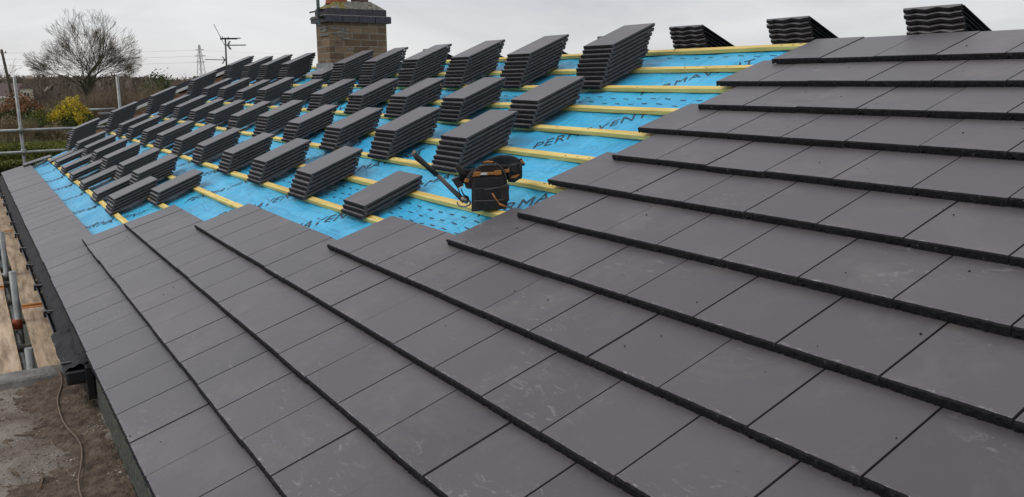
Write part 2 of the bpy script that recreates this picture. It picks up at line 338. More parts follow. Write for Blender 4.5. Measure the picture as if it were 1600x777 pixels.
def twigs(center, rx, ry, h, nstem, seed, r0=0.03, mi=0, levels=3, spread=0.5):
    bm = bmesh.new()
    def grow(p, d, ln, r, lv):
        q = p + d * ln * 0.5 + Vector((R.gauss(0, .05), R.gauss(0, .05), 0)) * ln
        e = p + d * ln
        tube(bm, [p, q, e], [r, r * 0.8, r * 0.6], 3, mi, cap=False)
        if lv == 0: return
        for _ in range(R.choice((2, 3, 3, 4))):
            nd = (d + Vector((R.gauss(0, spread), R.gauss(0, spread), R.gauss(0.05, spread * 0.5)))).normalized()
            grow(p.lerp(e, R.uniform(0.35, 1.0)), nd, ln * R.uniform(0.5, 0.75), r * 0.55, lv - 1)
    for _ in range(nstem):
        a = R.uniform(0, 6.283); k = math.sqrt(R.random())
        p = center + Vector((math.cos(a) * rx * k, math.sin(a) * ry * k, 0))
        d = Vector((math.cos(a) * 0.3 * k, math.sin(a) * 0.3 * k, 1)).normalized()
        grow(p, d, h * R.uniform(0.35, 0.5) * (1 - 0.25 * k), r0, levels)
    return bm

# the big bare tree
def big_tree(base, H, crown_r, label, lv=7, r0=0.45, group=None, name='bare_tree', seed=3):
    rr = random.Random(seed)
    root = empty(name, base, label, 'tree', group)
    bt = bmesh.new(); bc = bmesh.new()
    ctr = base + Vector((0, 0, H * 0.52))
    def limit(p):
        d = p - ctr
        k = 1 + .10 * noise.noise(d.normalized() * 2.5 + Vector((seed, 0, 0)))
        hr = math.hypot(d.x, d.y) / crown_r; vz = d.z / (H * 0.53) if d.z > 0 else d.z / (H * 0.22)
        return (hr * hr + vz * vz) / k
    def grow(p, d, ln, r, lvl):
        n = 3; pts = [p]; rad = [r]; cur = p.copy(); dd = d.copy()
        for i in range(n):
            dd = (dd + Vector((rr.gauss(0, .10), rr.gauss(0, .10), rr.gauss(0.03, .07)))).normalized()
            cur = cur + dd * ln / n; pts.append(cur.copy()); rad.append(r * (1 - 0.34 * (i + 1) / n))
        if limit(cur) > 1.0:
            if lvl < 5: pts = pts[:3]; rad = rad[:3]
            if limit(pts[-1]) > 1.12: return
        if lvl >= 5: tube(bt, pts, rad, 7, cap=False)
        else: tube(bc, pts, [max(x, 0.0095) for x in rad], 4 if lvl > 2 else 3, cap=False)
        if lvl <= 0 or limit(cur) > 1.0: return
        k = 3 if lvl >= 5 else rr.choice((2, 3))
        for j in range(k):
            sp = 0.40 if lvl < 6 else 0.5
            out = (cur - ctr)
            if out.length > 1e-6: out.normalize()
            nd = (dd + out * 0.30 + Vector((rr.gauss(0, sp), rr.gauss(0, sp), rr.gauss(0.06, sp * 0.7)))).normalized()
            if nd.z < -0.25: nd.z = -0.1
            st = pts[-1] if j < 2 else pts[min(2, len(pts) - 1)]
            grow(st, nd, ln * rr.uniform(0.72, 0.88), rad[-1] * rr.uniform(0.62, 0.85), lvl - 1)
    p0 = base + Vector((0, 0, H * 0.16))
    tube(bt, [base, p0], [r0, r0 * 0.8], 9, cap=False)
    grow(p0, Vector((.03, 0, 1)), H * 0.26, r0 * 0.62, lv)
    for k in range(12):
        a = k * 2.4 + rr.uniform(-.3, .3); t = 0.10 + 0.10 * k
        grow(p0, Vector((math.cos(a) * t, math.sin(a) * t, 1)).normalized(), H * (0.20 - 0.004 * k), r0 * 0.38, lv)
    link('trunk', bt, M_BARK, root); link('crown', bc, M_TWIG, root)
    return root
big_tree(at(136, 116), 12.6, 6.7, 'large bare winter tree with a rounded crown above the hedges', lv=7, r0=0.36)
# far trees on the skyline
far = [(8, 230, 92, 5.0, 2), (90, 300, 108, 4, 4), (212, 330, 107, 6, 5), (262, 420, 113, 5, 6), (293, 430, 114, 5, 7), (385, 400, 112, 5, 9)]
flab = ['bare tree on the far left skyline behind the utility pole', 'small faint bare tree just left of the large bare tree', 'small bare tree just right of the large bare tree',
        'small bare tree on the skyline left of the pylon', 'rounded bare tree on the skyline beside the pylon', 'small bare tree on the skyline behind the television aerial']
for (px, d, top, wpx, sd_), lb in zip(far, flab):
    h = zat(top, d)
    big_tree(at(px, d), h, h * 0.45, lb, lv=4, r0=0.25, group='far trees along the skyline', seed=sd_)
def plant(name, label, cat, base, parts, group=None):
    root = empty(name, base, label, cat, group)
    for nm, bm_, mt in parts: link(nm, bm_, mt, root)
    return root
b = at(107, 74); plant('shrub', 'bright yellow flowering shrub behind the scaffold rails', 'shrub', b,
    [('foliage', foliage(b, 2.2, 1.8, 2.95, 14000, 0.062, 1, lambda p: 0 if (noise.noise(p * 0.9) + (p.z - 1.85) * 0.55 + R.gauss(0, .18)) > 0 else 1), [M_YEL, M_GRN]),
     ('stems', twigs(b, 0.8, 0.8, 2.2, 10, 1), M_BARK)], 'garden shrubs beyond the lawn')
b = at(78, 71); plant('shrub', 'low tan rounded shrub in front of the yellow shrub', 'shrub', b,
    [('foliage', foliage(b, 1.35, 1.1, 1.25, 1400, 0.06, 2), M_TANTW), ('stems', twigs(b, 1.2, 1.0, 1.5, 60, 2, 0.014), M_TANTW)], 'garden shrubs beyond the lawn')
b = at(8, 70); plant('shrub', 'tall pale brown twiggy shrub at the left edge behind the scaffold pole', 'shrub', b,
    [('stems', twigs(b, 1.7, 1.4, 2.5, 170, 3, 0.016), M_TANTW), ('foliage', foliage(b, 1.7, 1.4, 2.1, 1100, 0.05, 3), M_TANTW)], 'garden shrubs beyond the lawn')
b = at(30, 84); plant('hedge', 'russet brown hedge behind the garden shrubs at left', 'hedge', b,
    [('foliage', foliage(b, 3.6, 2.2, 3.3, 7000, 0.09, 4, lambda p: 0 if p.z + noise.noise(p) > 1.6 else 1), [M_RUSS, M_GRN]), ('stems', twigs(b, 3, 2, 2.2, 60, 4), M_BARK)])
b = at(45, 74); plant('shrub', 'dark green low shrub between the russet hedge and tan shrub', 'shrub', b,
    [('foliage', foliage(b, 1.7, 1.2, 1.5, 2200, 0.08, 5), M_GRN)], 'garden shrubs beyond the lawn')
b = at(58, 80); plant('shrub', 'mid green shrub rising behind the tan rounded shrub', 'shrub', b,
    [('foliage', foliage(b, 1.8, 1.3, 2.0, 3000, 0.075, 9), M_OLIVE)], 'garden shrubs beyond the lawn')
b = at(140, 76); plant('shrub', 'dark green shrub at the right foot of the yellow shrub', 'shrub', b,
    [('foliage', foliage(b, 1.6, 1.2, 1.5, 2000, 0.08, 6), M_GRN)], 'garden shrubs beyond the lawn')
for i, (px, d, top, wd, nst, lb) in enumerate([(165, 82, 122, 2.6, 90, 'bare brown thicket under the large bare tree'), (200, 78, 119, 2.6, 90, 'bare brown thicket around the right scaffold pole'),
        (235, 84, 118, 2.6, 80, 'bare brown thicket at the far verge of the roof'), (128, 88, 130, 2.4, 60, 'bare brown thicket directly behind the yellow shrub'), (100, 96, 134, 3.0, 60, 'low bare thicket left of the large tree trunk')]):
    b = at(px, d); h = zat(top, d)
    plant('thicket', lb, 'thicket', b, [('stems', twigs(b, wd, wd * .7, h * 1.05, nst, 10 + i, 0.03, levels=3, spread=0.42), M_BRTWIG if i % 2 else M_TANTW),
        ('foliage', foliage(b, wd, wd * .7, h * 0.8, 1500, 0.07, 10 + i), M_BRTWIG)], 'bare thickets beyond the garden')
b = at(250, 96); plant('evergreen_tree', 'dark ivy covered tree left of the pylon', 'tree', b,
    [('crown', foliage(b, 1.7, 1.7, zat(112, 96), 2600, 0.12, 21), M_GRN), ('trunk', twigs(b, 0.2, 0.2, 4.6, 3, 21, 0.12), M_BARK)])
b = at(200, 100); plant('evergreen_tree', 'dark green holly behind the thickets', 'tree', b,
    [('crown', foliage(b, 2.6, 2.0, 2.6, 2600, 0.12, 22), M_GRN), ('trunk', twigs(b, 0.2, 0.2, 2.3, 3, 22, 0.12), M_BARK)])
# wood band far away: one mass
bm = bmesh.new()
for _ in range(19000):
    px = R.uniform(-260, 760) if _ < 15000 else R.uniform(760, 1700); d = R.uniform(135, 300); b = at(px, d)
    topy = 117.5 + 3.2 * noise.noise(Vector((px * 0.02, 0, 1))) + 1.4 * noise.noise(Vector((px * 0.11, 0, 7))) + (3.0 if px > 240 else 0)
    zt = zat(topy + R.random() ** 2 * 26, d); z = zt * R.uniform(0.82, 1.0)
    if R.random() < 0.6:
        lean = Vector((R.gauss(0, .35), R.gauss(0, .35), 0)); hh = R.uniform(0.8, 2.2); wv = Vector((math.cos(yaw), math.sin(yaw), 0)) * R.uniform(0.04, 0.10)
        p = b + Vector((0, 0, z)); quad(bm, p - wv - Vector((0, 0, hh)) - lean, p + wv - Vector((0, 0, hh)) - lean, p + wv * 0.3, p - wv * 0.3)
    else: leafquad(bm, b + Vector((0, 0, max(0.3, z - R.uniform(0, 1.5)))), R.uniform(0.25, 0.6))
for i in range(230):
    px0 = -260 + i * 8.5; px1 = px0 + 8.5
    for d, drop in ((150, 8), (210, 4), (290, 2.5)):
        def tp(px): return zat(120.5 + drop * 0.5 + 2.5 * noise.noise(Vector((px * 0.02, 0, 1))) + 1.5 * noise.noise(Vector((px * 0.09, d, 7))) + (3.0 if px > 240 else 0), d)
        a, c = at(px0, d), at(px1, d); a2 = at(px0, d + 9); c2 = at(px1, d + 9)
        hexa(bm, [a, c, c2, a2, a + Vector((0, 0, tp(px0))), c + Vector((0, 0, tp(px1))), c2 + Vector((0, 0, tp(px1) * .96)), a2 + Vector((0, 0, tp(px0) * .96))])
M_WOOD = mat('far_wood', (0.15, 0.12, 0.10), 0.95, scale=0.16, col2=(0.235, 0.19, 0.155), island=0.32, spec=0.1, detail=8.0)
tag(link('woodland', bm, M_WOOD), 'brown leafless woodland along the skyline', 'woodland', kind='stuff')
# hedges on the lawn
def hedge_mesh(pxa, pxb, dn, df, h, n, s):
    bm = bmesh.new()
    for _ in range(n):
        px = R.uniform(pxa, pxb); d = R.uniform(dn, df); p = at(px, d); t = R.random()
        hh = h * (1 + 0.05 * noise.noise(p * 0.4))
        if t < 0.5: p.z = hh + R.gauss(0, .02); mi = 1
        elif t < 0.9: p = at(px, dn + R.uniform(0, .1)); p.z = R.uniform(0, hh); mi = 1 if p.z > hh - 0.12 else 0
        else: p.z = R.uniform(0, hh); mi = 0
        leafquad(bm, p, s, mi)
    for i in range(24):
        a, c = [at(pxa + (pxb - pxa) * k / 24, dn + .12) for k in (i, i + 1)]; a2, c2 = [at(pxa + (pxb - pxa) * k / 24, df - .1) for k in (i, i + 1)]
        z = Vector((0, 0, h - 0.08)); hexa(bm, [a, c, c2, a2, a + z, c + z, c2 + z, a2 + z], 0)
    return bm
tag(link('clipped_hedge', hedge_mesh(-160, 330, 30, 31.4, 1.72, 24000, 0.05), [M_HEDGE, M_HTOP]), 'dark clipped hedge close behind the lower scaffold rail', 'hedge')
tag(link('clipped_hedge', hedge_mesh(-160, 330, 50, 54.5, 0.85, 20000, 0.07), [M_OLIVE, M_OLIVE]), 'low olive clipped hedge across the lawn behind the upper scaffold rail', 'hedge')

# ------------------------------------------------------------------ distant built things
root = empty('bungalow', at(28, 132), 'distant bungalow with brown roof and pale gable behind the russet hedge', 'house')
d = 132
def facing(o, x, dd, z):   # local frame of the distant house: x to the right, dd away
    rr_ = Vector((math.cos(yaw + .45), math.sin(yaw + .45), 0)); ff = Vector((-rr_.y, rr_.x, 0)); return o + rr_ * x + ff * dd + Vector((0, 0, z))
o = at(2, 132)
F = lambda x, y, z: facing(o, x, y, z)
M_BROOF = mat('brown_roof', (0.12, 0.085, 0.075), 0.85, scale=3); M_CREAM = mat('cream_render', (0.50, 0.46, 0.37), 0.8, scale=2)
bm = bmesh.new(); box(bm, -9, 2.2, 0, 6, 0, 2.3, F); link('wall', bm, M_CREAM, root)
bm = bmesh.new(); hexa(bm, [F(-9.3, -.3, 2.3), F(2.3, -.3, 2.3), F(2.3, 6.3, 2.3), F(-9.3, 6.3, 2.3), F(-9.3, 2.9, 4.1), F(2.3, 2.9, 4.1), F(2.3, 3.1, 4.1), F(-9.3, 3.1, 4.1)]); link('roof', bm, M_BROOF, root)
bm = bmesh.new(); box(bm, -9.3, 2.3, -.45, -.3, 2.15, 2.4, F); link('gutter', bm, M_WHITE, root)
bm = bmesh.new(); box(bm, 2.2, 3.6, -.2, 1.2, 0, 3.4, F); link('gable_bay', bm, M_CREAM, root)
bm = bmesh.new(); hexa(bm, [F(2.1, -.3, 3.4), F(3.7, -.3, 3.4), F(3.7, 1.3, 3.4), F(2.1, 1.3, 3.4), F(2.3, -.2, 3.8), F(3.5, -.2, 3.8), F(3.5, 1.2, 3.8), F(2.3, 1.2, 3.8)]); link('roof', bm, M_BROOF, root)
bm = bmesh.new(); box(bm, 2.5, 3.3, -.24, -.2, 2.0, 3.0, F); wf = link('window', bm, M_WHITE, root)
bm = bmesh.new(); box(bm, 2.6, 2.87, -.26, -.24, 2.1, 2.9, F); box(bm, 2.93, 3.2, -.26, -.24, 2.1, 2.9, F); link('pane', bm, M_GLASS, wf)
# utility pole
d = 100; b = at(22, d); t_ = at(10, d); t_.z = zat(86, d)
root = empty('utility_pole', b, 'leaning dark wooden utility pole at the left edge', 'utility pole')
bm = bmesh.new(); tube(bm, [b, t_], [0.16, 0.12], 10); link('pole', bm, M_BARK, root)
bm = bmesh.new(); q = t_ - Vector((0, 0, .35)); a = Vector((math.cos(yaw), math.sin(yaw), 0)) * .5; tube(bm, [q - a, q + a], 0.04, 5)
for k in (-.4, 0, .4): tube(bm, [q + a * k * 2, q + a * k * 2 + Vector((0, 0, .2))], 0.04, 6)
link('crossarm', bm, M_BARK, root)
# pylon
d = 620; b = at(317, d); H = zat(77, d); rr_ = Vector((math.cos(yaw - .3), math.sin(yaw - .3), 0)); ff = Vector((-rr_.y, rr_.x, 0))
root = empty('pylon', b, 'grey steel lattice pylon on the skyline left of the television aerial', 'pylon')
bm = bmesh.new()
def pw(z): return 2.3 * (1 - z / H) ** 0.9 + 0.30
lv_ = [H * k / 8 for k in range(9)]
for sx in (-1, 1):
    for sy in (-1, 1): tube(bm, [b + rr_ * sx * pw(z) + ff * sy * pw(z) + Vector((0, 0, z)) for z in lv_], 0.17, 4)
for k in range(8):
    z0, z1 = lv_[k], lv_[k + 1]
    for s in (-1, 1):
        for sy in (-1, 1): tube(bm, [b + rr_ * s * pw(z0) + ff * sy * pw(z0) + Vector((0, 0, z0)), b - rr_ * s * pw(z1) + ff * sy * pw(z1) + Vector((0, 0, z1))], 0.09, 3)
link('tower', bm, M_GALV, root)
tips = []
for z, ln in ((H * .60, 4.0), (H * .74, 5.0), (H * .88, 3.6)):
    bm = bmesh.new()
    for s in (-1, 1):
        e = b + rr_ * s * ln + Vector((0, 0, z)); tube(bm, [b + Vector((0, 0, z + .7)), e], 0.12, 4); tube(bm, [b + Vector((0, 0, z)), e], 0.12, 4); tips.append((s, e))
    link('crossarm', bm, M_GALV, root)
for s, e in tips:
    lbl = {4.0: 'bottom', 5.0: 'middle', 3.6: 'top'}
    for sg, tgt in ((0, (-330, 700)), (1, (900, 900))):
        if sg == 1 and s == 1: continue
        q = at(*tgt); q.z = e.z + 2; bm = bmesh.new(); pts = []
        for k in range(17):
            t = k / 16; p = e.lerp(q, t); p.z -= 9 * 4 * t * (1 - t) * 0.35; pts.append(p)
        tube(bm, pts, 0.028, 3)
        tag(link('power_line', bm, M_TWIG), 'thin wire strung from the %s %s arm of the pylon towards the %s' % ({.60: 'bottom', .74: 'middle', .88: 'top'}[round((e.z - b.z) / H, 2)], 'left' if s < 0 else 'right', 'left' if sg == 0 else 'right'), 'power line', 'power lines strung from the pylon')
bm = bmesh.new(); q = t_ - Vector((0, 0, .2)); e = at(-120, 90); e.z = q.z
tube(bm, [q, q.lerp(e, .5) - Vector((0, 0, .3)), e], 0.02, 3); tag(link('power_line', bm, M_TWIG), 'thin wire leaving the leaning utility pole to the left', 'power line')

# neighbouring house beyond the far verge
root = empty('neighbouring_house', W(-52, 6, -9), 'neighbouring brick house with white bargeboards beyond the far verge', 'house')
def nb(y, z, x): return W(x, y, z)
bx0, bx1 = -50.0, -66.0
y0_, z0_ = 4.9, 1.9; sl = 0.40
ridge_y = 12.5; ridge_z = z0_ + (ridge_y - y0_) * sl
bm = bmesh.new(); v = []
prof = [(y0_ + .4, -9), (2 * ridge_y - y0_ - .4, -9), (2 * ridge_y - y0_ - .4, z0_ - .3), (ridge_y, ridge_z - .35), (y0_ + .4, z0_ - .3)]
va = [bm.verts.new(W(bx0 - .15, y, z)) for y, z in prof]; vb = [bm.verts.new(W(bx1, y, z - 1.6)) for y, z in prof]
bm.faces.new(va); bm.faces.new(vb[::-1])
for i in range(5): bm.faces.new((va[i], vb[i], vb[(i + 1) % 5], va[(i + 1) % 5]))
link('wall', bm, M_RBRICK, root)
for sgn, nm in ((1, 0), (-1, 1)):
    ye = y0_ if sgn == 1 else 2 * ridge_y - y0_
    bm = bmesh.new(); hexa(bm, [W(bx0 + .1, ye, z0_ - .05), W(bx0 + .1, ridge_y, ridge_z - .05), W(bx1, ridge_y, ridge_z - 1.5), W(bx1, ye, z0_ - 1.5), W(bx0 + .1, ye, z0_ + .2), W(bx0 + .1, ridge_y, ridge_z + .2), W(bx1, ridge_y, ridge_z - 1.3), W(bx1, ye, z0_ - 1.3)])
    link('roof_slope', bm, M_SLATE_N, root)
    bm = bmesh.new(); hexa(bm, [W(bx0 + .12, ye, z0_ - .22), W(bx0 + .12, ridge_y, ridge_z - .22), W(bx0 - .05, ridge_y, ridge_z - .22), W(bx0 - .05, ye, z0_ - .22), W(bx0 + .12, ye, z0_ - .06), W(bx0 + .12, ridge_y, ridge_z - .06), W(bx0 - .05, ridge_y, ridge_z - .06), W(bx0 - .05, ye, z0_ - .06)])
    link('bargeboard', bm, M_WHITE, root)

# ------------------------------------------------------------------ THE HOUSE
GAUGE = 0.985; UL = -43.5; UR = 6.0
house = empty('house', W(-18, 12, -9), 'house under the half tiled grey roof with blue underlay', 'house')
bm = bmesh.new()
ry = RY; prof = [(0.10, -9), (2 * ry - .10, -9), (2 * ry - .10, -.42), (ry, 13.2 * ST - .62), (0.10, -.42)]
va = [bm.verts.new(W(UL + .25, y, z)) for y, z in prof]; vb = [bm.verts.new(W(UR - .25, y, z)) for y, z in prof]
bm.faces.new(va[::-1]); bm.faces.new(vb)
for i in range(5): bm.faces.new((va[i], vb[i], vb[(i + 1) % 5], va[(i + 1) % 5]))
bmesh.ops.recalc_face_normals(bm, faces=bm.faces); link('wall', bm, M_DASH, house)
bm = bmesh.new(); box(bm, UL, -11.7, -.02, 0.08, -.75, -.22, W); link('fascia', bm, M_BLACK, house)

# underlay
def mh(u, v):
    rw = 1.9; a = abs(math.sin(math.pi * u / rw)); sag = -0.045 * a * (0.6 + 0.4 * math.sin(math.pi * ((v - .13) / GAUGE)) ** 2)
    z = sag + 0.016 * noise.noise(Vector((u * 1.6, v * 2.2, 0))) + 0.007 * noise.noise(Vector((u * 5.5, v * 1.8, 4)))
    # folds running up the slope
    z += 0.020 * max(0, noise.noise(Vector((u * 3.2 + v * 0.5, v * 0.35, 9)))) ** 1.2 + 0.012 * (1 - abs(noise.noise(Vector((u * 1.1, v * 2.6, 14)))) * 6 if abs(noise.noise(Vector((u * 1.1, v * 2.6, 14)))) < .166 else 0)
    for vl in (1.9, 4.6, 7.62, 12.35):       # lapped sheet edges
        if vl < v < vl + 0.5: z += 0.030 * (1 - (v - vl) / .5)
    return -0.262 + z
def underlay(PP, u0, u1, v0, v1, du, dv):
    bm = bmesh.new(); nu = int((u1 - u0) / du); nv = int((v1 - v0) / dv); g = []
    for i in range(nu + 1):
        u = u0 + (u1 - u0) * i / nu; g.append([bm.verts.new(PP(u, v0 + (v1 - v0) * j / nv, mh(u, v0 + (v1 - v0) * j / nv))) for j in range(nv + 1)])
    for i in range(nu):
        for j in range(nv): bm.faces.new((g[i][j], g[i + 1][j], g[i + 1][j + 1], g[i][j + 1]))
    return bm
und = link('roof_underlay', underlay(P, UL + .02, UR, 0.05, 13.18, 0.14, 0.07), M_MEMB, house, smooth=True)
link('roof_underlay', underlay(lambda u, v, n: PF(u, 13.18 - v, n), UL + .02, UR, 0.05, 13.18, 0.6, 0.5), M_MEMB, house, smooth=True)

# printed words on the underlay
cu = bpy.data.curves.new('word', 'FONT'); cu.body = 'PERMAVENT'; cu.size = 1.0; cu.space_character = 1.12
to = bpy.data.objects.new('word', cu); C.objects.link(to)
dg = bpy.context.evaluated_depsgraph_get(); tm = bpy.data.meshes.new_from_object(to.evaluated_get(dg))
bpy.data.objects.remove(to); bpy.data.curves.remove(cu)
tb = bmesh.new(); tb.from_mesh(tm); bmesh.ops.triangulate(tb, faces=tb.faces)
bmesh.ops.subdivide_edges(tb, edges=[e for e in tb.edges if e.calc_length() > 0.25], cuts=2, use_grid_fill=False); bmesh.ops.triangulate(tb, faces=tb.faces)
mx = max(v.co.x for v in tb.verts)
tv = [(v.co.x / mx, v.co.y) for v in tb.verts]; tf = [[v.index for v in f.verts] for f in tb.faces]; tb.free()
c45 = math.cos(math.radians(45))
for v0, off in ((1.0, -0.5), (3.5, -13.86), (5.9, -9.1), (8.27, -10.7), (10.78, -10.3)):
    u0 = (off % 3.2) - 48
    while u0 < -5.0:
        if u0 > UL + .3:
            bm = bmesh.new(); vs = []
            for x, y in tv:
                a = x * 2.25; b_ = y * 0.36 / 0.73
                uu = u0 + a * c45 - b_ * c45 * 0.75; vv = v0 + a * c45 + b_ * c45 * 1.05
                vs.append(bm.verts.new(P(uu, vv, mh(uu, vv) + 0.008)))
            for f_ in tf: bm.faces.new([vs[i] for i in f_])
            link('printed_word', bm, M_INK, und)
        u0 += 3.2
bm = bmesh.new(); bm.from_mesh(und.data)
for v in (5.40, 5.60, 5.80, 10.38, 10.62, 12.72):       # rows of printed dashes belong to the sheet itself
    u = UL + .5
    while u < -4:
        a, b_ = u, u + 0.15
        quad(bm, P(a, v, mh(a, v) + .007), P(b_, v, mh(b_, v) + .007), P(b_ - .02, v + .026, mh(b_, v + .026) + .007), P(a - .02, v + .026, mh(a, v + .026) + .007), 1)
        u += 0.40
bm.to_mesh(und.data); bm.free(); und.data.materials.append(M_INK)
# thin guide lines printed down the sheet
# battens
BT = -0.17
for k in range(1, 14):
    vlo = GAUGE * k + 0.06 if k < 13 else 12.93
    bm = bmesh.new(); u = UL + .05
    while u < UR:
        ln = R.uniform(11, 15); e = min(u + ln, UR); off = R.gauss(0, .008)
        n_ = 10
        for i in range(n_):
            pass
        # slightly bowed length
        S = 14; rings_ = []
        for i in range(S + 1):
            uu = u + (e - 0.012 - u) * i / S; dv = off + 0.012 * noise.noise(Vector((uu * .25, k, 3))); dn = 0.006 * noise.noise(Vector((uu * .4, k, 8)))
            rings_.append([bm.verts.new(P(uu, vlo + dv + a, BT + dn + b_)) for a, b_ in ((0, -.078), (0.135, -.078), (0.135, -.006), (0.129, 0), (0.006, 0), (0, -.006))])
        for i in range(S):
            for j in range(6): bm.faces.new((rings_[i][j], rings_[i][(j + 1) % 6], rings_[i + 1][(j + 1) % 6], rings_[i + 1][j]))
        bm.faces.new(rings_[0]); bm.faces.new(rings_[-1][::-1])
        u = e
    for _ in range(26):      # knots and nail heads
        uu = R.uniform(UL + 1, -6); vv = vlo + R.uniform(.03, .1); r_ = R.uniform(.008, .02)
        f = bm.faces.new([bm.verts.new(P(uu + 1.6 * r_ * math.cos(a), vv + r_ * math.sin(a), BT + .008)) for a in [j * math.pi / 4 for j in range(8)]]); f.material_index = 1
    bmesh.ops.recalc_face_normals(bm, faces=bm.faces)
    link('batten', bm, [M_BATT, M_KNOT], house)
for k in range(1, 13):
    bm = bmesh.new(); dd = 13.2 - (GAUGE * k + .2); box(bm, UL + .05, UR, dd - .135, dd, BT - .078, BT, PF); link('batten', bm, M_BATT, house)
bm = bmesh.new(); box(bm, UL + .05, UR, .12, .26, BT - .078, BT, PF); link('batten', bm, M_BATT, house)

# ------------------------------------------------------------------ tiles
PROF = [(0.024, 0), (0.002, -.009), (0.0, -.040), (0.004, -.071), (0.05, -.071), (0.075, -.036), (1.18, -.036), (1.20, -.070), (1.25, -.070), (1.28, -.036), (1.28, -.008), (1.270, 0)]
PROF_L = [(v, n - .016 if i in (3, 4) else n) for i, (v, n) in enumerate(PROF)]
def add_tile(bm, F, width=0.986, rough=0.004, NU=8, rr=R, lip=True, uvl=None, PROF=PROF):
    """one concrete tile; F(s, v, n) gives the world point; s runs from -width to 0"""
    secs = []
    for i in range(NU + 1):
        t = i / NU; s = -width + width * t; sec = []
        wv = (0.017 * math.cos(2 * math.pi * 2.5 * t) - .008) * (1 if 0 < i < NU else 0)
        for j, (v, n) in enumerate(PROF):
            jv = jn = 0
            if j in (1, 2, 3): jv = rr.gauss(0, rough); jn = rr.gauss(0, rough * .7)
            if j == 0: jv = rr.gauss(0, rough * .5)
            if j in (3, 4) and NU > 12 and i in (2, 3): jn += 0.030          # interlock notch
            if j in (5, 6, 7, 8, 9): jn += wv
            sec.append((s, v + jv, n + jn, (t, v / 1.28)))
        secs.append(sec)
    vv = [[bm.verts.new(F(a[0], a[1], a[2])) for a in sec] for sec in secs]
    n = len(PROF)
    for i in range(NU):
        for j in range(n):
            k = (j + 1) % n
            f = bm.faces.new((vv[i][j], vv[i + 1][j], vv[i + 1][k], vv[i][k]))
            f.material_index = 1 if 0 <= j <= 8 else 0
            if uvl:
                for lp, (a, b_) in zip(f.loops, ((i, j), (i + 1, j), (i + 1, k), (i, k))): lp[uvl].uv = secs[a][b_][3]
    for sec, vs, rev in ((secs[0], vv[0], False), (secs[-1], vv[-1], True)):
        f = bm.faces.new(vs[::-1] if rev else vs); f.material_index = 2
        if uvl:
            for lp in f.loops: lp[uvl].uv = (0.5, 0.5)
    if lip:      # the lower interlocking lip that runs under the next tile
        box(bm, -width - .045, -width, .09, 1.27, -.040, -.024, F, 1)
# laid courses
starts = {1: UL, 2: -20.23, 3: -19.75, 4: -16.25, 5: -10.74, 6: -8.26, 7: -7.77, 8: -8.27, 9: -7.80, 10: -8.22, 11: -7.76, 12: -8.23, 13: -7.80}
A0 = -6.815      # column phase measured on course 1
tilt = math.atan(0.092 / GAUGE)
for k in range(1, 14):
    v0 = GAUGE * (k - 1); ph = A0 if k % 2 == 1 else A0 + 0.5
    s0 = starts[k]; bm = bmesh.new(); uvl = bm.loops.layers.uv.new('uv')
    cols = []; c = ph + math.ceil(s0 - ph + 0.02)
    first = True
    while c < UR + .5: cols.append(c); c += 1
    rr = random.Random(100 + k)
    for i, c in enumerate(cols):
        wd = 0.9790
        if c - s0 < 0.98: wd = max(0.42, c - s0)
        dn = rr.gauss(0, .0026 if c > -9 else .0010); dv = rr.gauss(0, .004); du = rr.gauss(0, .0014); rot = rr.gauss(0, .0009); tl = tilt + rr.gauss(0, .0015); sk = rr.gauss(0, .0025)
        ct, st = math.cos(tl), math.sin(tl)
        def F(s, v, n, c=c, dn=dn, dv=dv, du=du, rot=rot, ct=ct, st=st, sk=sk):
            vr = v * ct + n * st; nr = -v * st + n * ct
            return P(c + du + s + vr * rot, v0 + dv + vr - s * rot, nr + dn + s * sk)
        nearness = 44 if c > -11 else (26 if c > -18 else 12)
        add_tile(bm, F, wd, 0.0034, nearness, rr, True, uvl, PROF_L)
    link('tile_course', bm, [M_TILE, M_NOSE, M_TSIDE], house)

# gutter
bm = bmesh.new(); gy, gz, gr = -.10, -.30, .155; ug = -12.3
for (ua, ub) in ((UL - .1, ug),):
    n_ = 40; prevr = None
    for i in range(n_ + 1):
        u = ua + (ub - ua) * i / n_; ring = []
        for r_ in (gr, gr - .018):
            for a in range(9):
                t = math.pi + math.pi * a / 8; ring.append(bm.verts.new(W(u, gy + r_ * math.cos(t), gz + r_ * math.sin(t))))
        if prevr:
            for j in range(8):
                bm.faces.new((prevr[j], prevr[j + 1], ring[j + 1], ring[j])); bm.faces.new((prevr[9 + j + 1], prevr[9 + j], ring[9 + j], ring[9 + j + 1]))
            bm.faces.new((prevr[0], ring[0], ring[9], prevr[9])); bm.faces.new((prevr[8], prevr[17], ring[17], ring[8]))
        prevr = ring
gut = link('gutter', bm, M_BLACK, house)
u = ug - 1.2
while u > UL:
    bm = bmesh.new()
    box(bm, u - .08, u + .08, gy - gr - .035, gy - gr + .03, gz - .09, gz + .035, W); box(bm, u - .05, u + .05, gy - gr + .02, gy + gr, gz + .005, gz + .02, W); u -= 2.55; link('bracket', bm, M_BLACK, gut)
bm = bmesh.new(); box(bm, ug - .03, ug + .42, gy - gr - .03, gy + gr + .03, gz - gr - .07, gz + .0, W); bevel(bm, .008); box(bm, ug - .02, ug + .05, gy - gr - .06, gy + gr + .06, gz + .02, gz + .05, W)
link('outlet_box', bm, M_BLACK, gut)
bm = bmesh.new(); g = []
